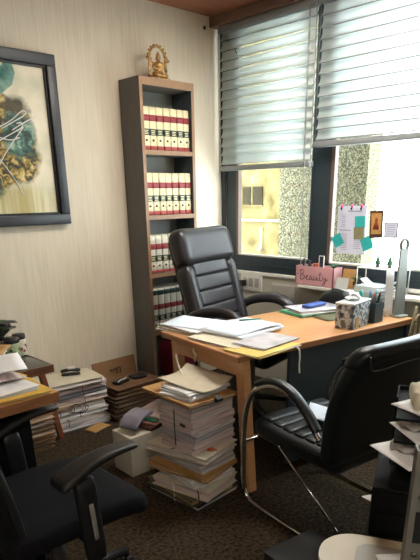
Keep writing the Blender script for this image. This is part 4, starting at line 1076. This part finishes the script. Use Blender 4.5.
# papers stuck to the window pane
PXW = XW+.0235
def stick(name, label, cat, pts, m, group=None, t=.0012, dx=0.):
    mb = MB().prism([(a, b) for a, b in pts], t, m, lambda a, b, c: Vector((PXW-dx-c, a, b)))
    o = mb.build(name); return tag(o, label, cat, group)
def quad(y, z, w, h, ang=0.):
    c, s = math.cos(rad(ang)), math.sin(rad(ang)); return [(y+c*a-s*b, z+s*a+c*b) for a, b in ((w/2, -h/2), (-w/2, -h/2), (-w/2, h/2), (w/2, h/2))]
nt_ = stick('pinned_notice', 'white printed notice pinned to the window pane', 'notice', quad(2.098, 1.168, .215, .30, -1), 'print_white')
tx = MB()
tx.b2(PXW-.0022, PXW-.0013, 2.03, 2.13, 1.283, 1.289, 'print_grey')
for k in range(7): tx.b2(PXW-.0022, PXW-.0013, 2.145, 2.178-.004*(k % 3), 1.262-k*.012, 1.265-k*.012, 'print_grey')
tx.b2(PXW-.0022, PXW-.0013, 2.10, 2.185, 1.165, 1.170, 'print_grey')
for k in range(9): tx.b2(PXW-.0022, PXW-.0013, 2.02+.004*(k % 2), 2.072, 1.15-k*.012, 1.153-k*.012, 'print_grey'); tx.b2(PXW-.0022, PXW-.0013, 2.125, 2.178-.006*(k % 3), 1.14-k*.012, 1.143-k*.012, 'print_grey')
tx.build('printed_text', nt_)
for i, yy in enumerate((2.175, 2.10, 2.03)):
    c = MB().box((PXW-.006, yy, 1.318), (.008, .012, .022), 'pin_pink', None, .002); c.lathe([(.006, 0), (.005, .012), (.002, .014)], 'hole', (PXW-.012, yy, 1.295), 8)
    tag(c.build('pin_clip'), ['left', 'middle', 'right'][i]+' pink clip along the top of the pinned notice', 'clip', 'pink clips on the notice')
stick('sticky_note', 'tilted teal note left of the pinned notice', 'note', quad(2.196, 1.10, .075, .075, -32), 'teal_note', 'teal notes on the window', dx=.0014)
stick('sticky_note', 'bright teal note at the lower right of the pinned notice', 'note', quad(1.975, 1.09, .078, .08, -24), 'teal_note', 'teal notes on the window', dx=.0014)
stick('sticky_note', 'teal note stuck on the upper part of the pinned notice', 'note', quad(2.036, 1.222, .074, .07, -3), 'teal_note', 'teal notes on the window', dx=.0026)
stick('sticky_note', 'olive note below the teal one on the pinned notice', 'note', quad(2.038, 1.152, .074, .075, -5), 'olive_note', dx=.0026)
ic = stick('icon_picture', 'small dark framed devotional picture on the window pane', 'picture', quad(1.917, 1.208, .092, .165, -3), 'icon_brown', t=.003)
im = MB(); im.prism([(y, z) for y, z in quad(1.917, 1.213, .07, .125, -3)], .001, 'icon_gold', lambda a, b, c: Vector((PXW-.0032-c, a, b)))
im.lathe([(.001, -.03), (.022, -.03), (.017, 0), (.009, .012), (.011, .024), (.008, .036), (.001, .04)], 'icon_red', (0, 0, 0), 10)
for v in im.bm.verts[-70:]: v.co = Vector((PXW-.0045-max(0, -v.co.y)*.05-.0, 1.917+v.co.x, 1.208+v.co.z))
im.build('picture_image', ic)
sf = stick('mini_frame', 'small pale text card in a thin frame on the window pane', 'frame', quad(1.812, 1.178, .092, .095, -1), 'grey_metal', t=.003)
im = MB(); im.prism(quad(1.812, 1.178, .078, .08, -1), .001, 'print_white', lambda a, b, c: Vector((PXW-.0032-c, a, b)))
for k in range(5): im.b2(PXW-.0052, PXW-.0043, 1.785, 1.84, 1.205-k*.013, 1.208-k*.013, 'print_grey')
im.build('text_card', sf)

# ---------------------------------------------------------------- right foreground: cabinet, tray tower, metal post, beige tray
CR = rad(-64)

cbn = thing('low_cabinet', 'black low cabinet under the letter trays at the right', 'cabinet', (1.19, .405, 0), CR)
MB().b2(-.20, .20, -.27, .21, 0, .60, 'tray_black').build('body', cbn)
MB().b2(-.205, .205, -.275, .215, .601, .62, 'tray_black').build('top_panel', cbn)
du = thing('drawer_unit', 'black drawer unit under the letter trays', 'drawer unit', (1.19, .405, .6205), CR)
MB().b2(-.20, .131, -.04, .20, 0, .13, 'tray_black', .003).build('body', du)
for z in (.015, .072): MB().b2(-.19, .125, -.044, -.0405, z, z+.05, 'tray_black').build('drawer', du)
tt = thing('letter_tray_tower', 'black letter tray tower full of papers at the right edge', 'tray', (1.166, .454, .751), CR)
MB().b2(-.115, -.111, .10, .20, 0, .18, 'tray_black').build('side_panel', tt); MB().b2(.131, .135, -.02, .20, 0, .18, 'tray_black').build('side_panel', tt)
MB().b2(-.111, .131, .196, .20, 0, .18, 'tray_black').build('back_panel', tt)
for z in (.004, .056, .112, .168): MB().b2(-.1105, .1305, -.017, .1955, z-.003, z+.003, 'tray_black').build('tray', tt)
TM = Matrix.Translation((1.166, .454, .751)) @ Matrix.Rotation(CR, 4, 'Z')
G = 'papers sticking out of the letter trays'
def in_tray(name, label, cat, x, y, z, rz, w, d, m, fn=None, tilt=(0, 0)):
    o = MB().sheet(w, d, m, fn, .002, (8, 8)).build(name); o.matrix_world = TM @ Matrix.Translation((x, y, z)) @ Euler((tilt[0], tilt[1], rad(rz))).to_matrix().to_4x4()
    return tag(o, label, cat, G)
in_tray('paper_sheet', 'white paper corner sticking far out of the lowest letter tray', 'paper', -.06, .05, .0608, 40, .15, .15, 'paper')
in_tray('paper_sheet', 'white paper corner in the middle letter tray', 'paper', -.03, .06, .1168, 30, .14, .14, 'paper')
in_tray('paper_sheet', 'white paper corner under the wrapped packet on the top letter tray', 'paper', -.02, .07, .1728, 48, .15, .15, 'paper')
pcn = MB().prism([(0, -.02), (-.022, -.005), (0, .012)], .002, 'paper', lambda a, b, c: Vector((-.201+a, -.01+b, .085+c))).build('paper_corner', None, (1.19, .405, .6205), (0, 0, CR)); tag(pcn, 'small white paper corner sticking out of the black drawer unit', 'paper')
def wrap(label, x, y, z, s, rz, m='poly'):
    mb = MB().rbox(s, min(s)*.35, m, (12, 8, 5), lambda p: Vector((p.x, p.y, p.z*(1-.5*(p.x/s[0]+.5))+s[2]/2+.004*math.sin(p.x*160+p.y*90))))
    o = mb.build('plastic_wrap'); o.matrix_world = TM @ Matrix.Translation((x, y, z)) @ Matrix.Rotation(rad(rz), 4, 'Z'); return tag(o, label, 'wrap', G)
wrap('crumpled greyish plastic wrap on the paper in the lowest letter tray', -.075, .04, .0635, (.085, .04, .03), -25)
wrap('crumpled grey plastic wrap in the middle letter tray', -.06, .05, .1195, (.08, .045, .03), -35)
wrap('puffy beige wrapped packet on the top letter tray', .0, .08, .1755, (.17, .10, .05), 8, 'beige_cover')

# metal post with slots and screws, in front of the trays
mp_ = thing('metal_post', 'grey slotted metal post with screws at the right picture edge', 'post', (.846, .372, 0), rad(-55))
p = MB(); p.b2(-.0005, .045, 0, .003, .0, .985, 'grey_metal'); p.b2(-.0005, .003, .003, .03, 0, .985, 'grey_metal'); p.build('channel', mp_)
for z in (.965, .945, .925, .70): MB().b2(.012, .026, -.0015, .0005, z-.008, z+.005, 'hole').build('slot', mp_)
MB().b2(.010, .030, -.0015, .0005, .80, .865, 'hole').build('slot', mp_)
for z in (.895, .775, .74):
    c = MB().lathe([(.006, 0), (.0065, .002), (.004, .004)], 'steel', seg=12); o = c.build('screw', mp_, (.016, -.0005, z), (PI/2, 0, 0))
    MB().b2(-.004, .004, -.0008, .0008, .0035, .0045, 'hole').build('screw_slot', o)
bt = thing('plastic_tray', 'beige rounded plastic tray at the bottom right corner', 'tray', (.965, .475, .6215), CR)
def plate(mb, w, d, r, z0, z1, m, dx=0, dy=0):
    poly = []
    for cx, cy, a0 in ((w/2-r, d/2-r, 0), (-w/2+r, d/2-r, 90), (-w/2+r, -d/2+r, 180), (w/2-r, -d/2+r, 270)):
        for k in range(9): a = rad(a0+k*11.25); poly.append((cx+r*math.cos(a)+dx, cy+r*math.sin(a)+dy))
    return mb.prism(poly, z1-z0, m, lambda a, b, c: Vector((a, b, z0+c)))
plate(MB(), .27, .17, .08, 0, .022, 'beige_plastic').build('body', bt)
plate(MB(), .13, .11, .03, .0222, .025, 'clear_dull', .01, -.005).build('inner_panel', bt)
q = MB().sheet(.10, .06, 'paper', None, .0015, (3, 3)).build('paper_scrap'); q.matrix_world = Matrix.Translation((.985, .435, .648)) @ Matrix.Rotation(CR+.4, 4, 'Z'); tag(q, 'white paper scrap on the beige tray', 'paper')
bb = thing('black_box', 'low black box on the floor under the cantilever chair', 'box', (1.503, 1.03, 0), rad(-8))
MB().box((0, 0, .045), (.26, .24, .09), 'black_card', None, .005).build('body', bb); MB().box((0, 0, .094), (.266, .246, .008), 'black_card', None, .003).build('lid', bb)

# ---------------------------------------------------------------- fill panels added out of view to brighten the room, and daylight
for i, (x, y, lab) in enumerate(((2.45, 1.8, 'added square fill light panel out of view above the tall pile'), (-.5, -.9, 'added square fill light panel behind the camera'))):
    t = thing('fill_light_panel', lab, 'light', (x, y, ZC), 0, 'added fill lights')
    f = MB()
    for a in ((-.3, .3, -.3, -.28), (-.3, .3, .28, .3), (-.3, -.28, -.28, .28), (.28, .3, -.28, .28)): f.b2(*a, -.03, -.001, 'white_plastic')
    f.build('frame', t)
    MB().b2(-.279, .279, -.279, .279, -.022, -.004, emit_mat('fill_diffuser', 'fff8ee', FILL)).build('diffuser', t)
W = bpy.data.worlds.new('daylight'); SC.world = W; W.use_nodes = True
bg = W.node_tree.nodes['Background']; bg.inputs[0].default_value = (.86, .94, 1.0, 1); bg.inputs[1].default_value = SKY
sd_ = bpy.data.lights.new('sun', 'SUN'); sd_.energy = SUN; sd_.angle = rad(1); sd_.color = (1, .93, .72)
so = bpy.data.objects.new('sun', sd_); COL.objects.link(so); so.rotation_euler = Vector((.62, .25, -.62)).to_track_quat('-Z', 'Y').to_euler()
for ya, yb, zt in ((2.41, 3.12, 1.56), (.96, 2.27, 1.66)):
    l = bpy.data.lights.new('window_portal', 'AREA'); l.shape = 'RECTANGLE'; l.size = yb-ya; l.size_y = 1.5; l.cycles.is_portal = True
    o = bpy.data.objects.new('window_portal', l); COL.objects.link(o); o.location = (XW+.11, (ya+yb)/2, .95+.75)
    o.rotation_euler = Matrix(((0, 0, 1), (1, 0, 0), (0, 1, 0))).to_euler()   # local -Z points into the room
# ---------------------------------------------------------------- camera
cam = bpy.data.cameras.new('camera'); co = bpy.data.objects.new('camera', cam); COL.objects.link(co)
R_ = Matrix(CAMR)
co.matrix_world = Matrix.Translation((0, 0, 1.4)) @ Matrix((R_[0], -R_[1], -R_[2])).transposed().to_4x4()
cam.sensor_fit = 'VERTICAL'; cam.sensor_height = 36; cam.lens = 551.043/560*36; cam.shift_y = 131.52/560; cam.clip_start = .02
SC.camera = co
SC.view_settings.view_transform = 'Standard'; SC.view_settings.look = 'None'; SC.view_settings.gamma = 1; SC.view_settings.use_curve_mapping = False
SC.view_settings.exposure = EXPO
SC.cycles.use_denoising = True
SC.cycles.max_bounces = 10; SC.cycles.diffuse_bounces = 6; SC.cycles.transparent_max_bounces = 12
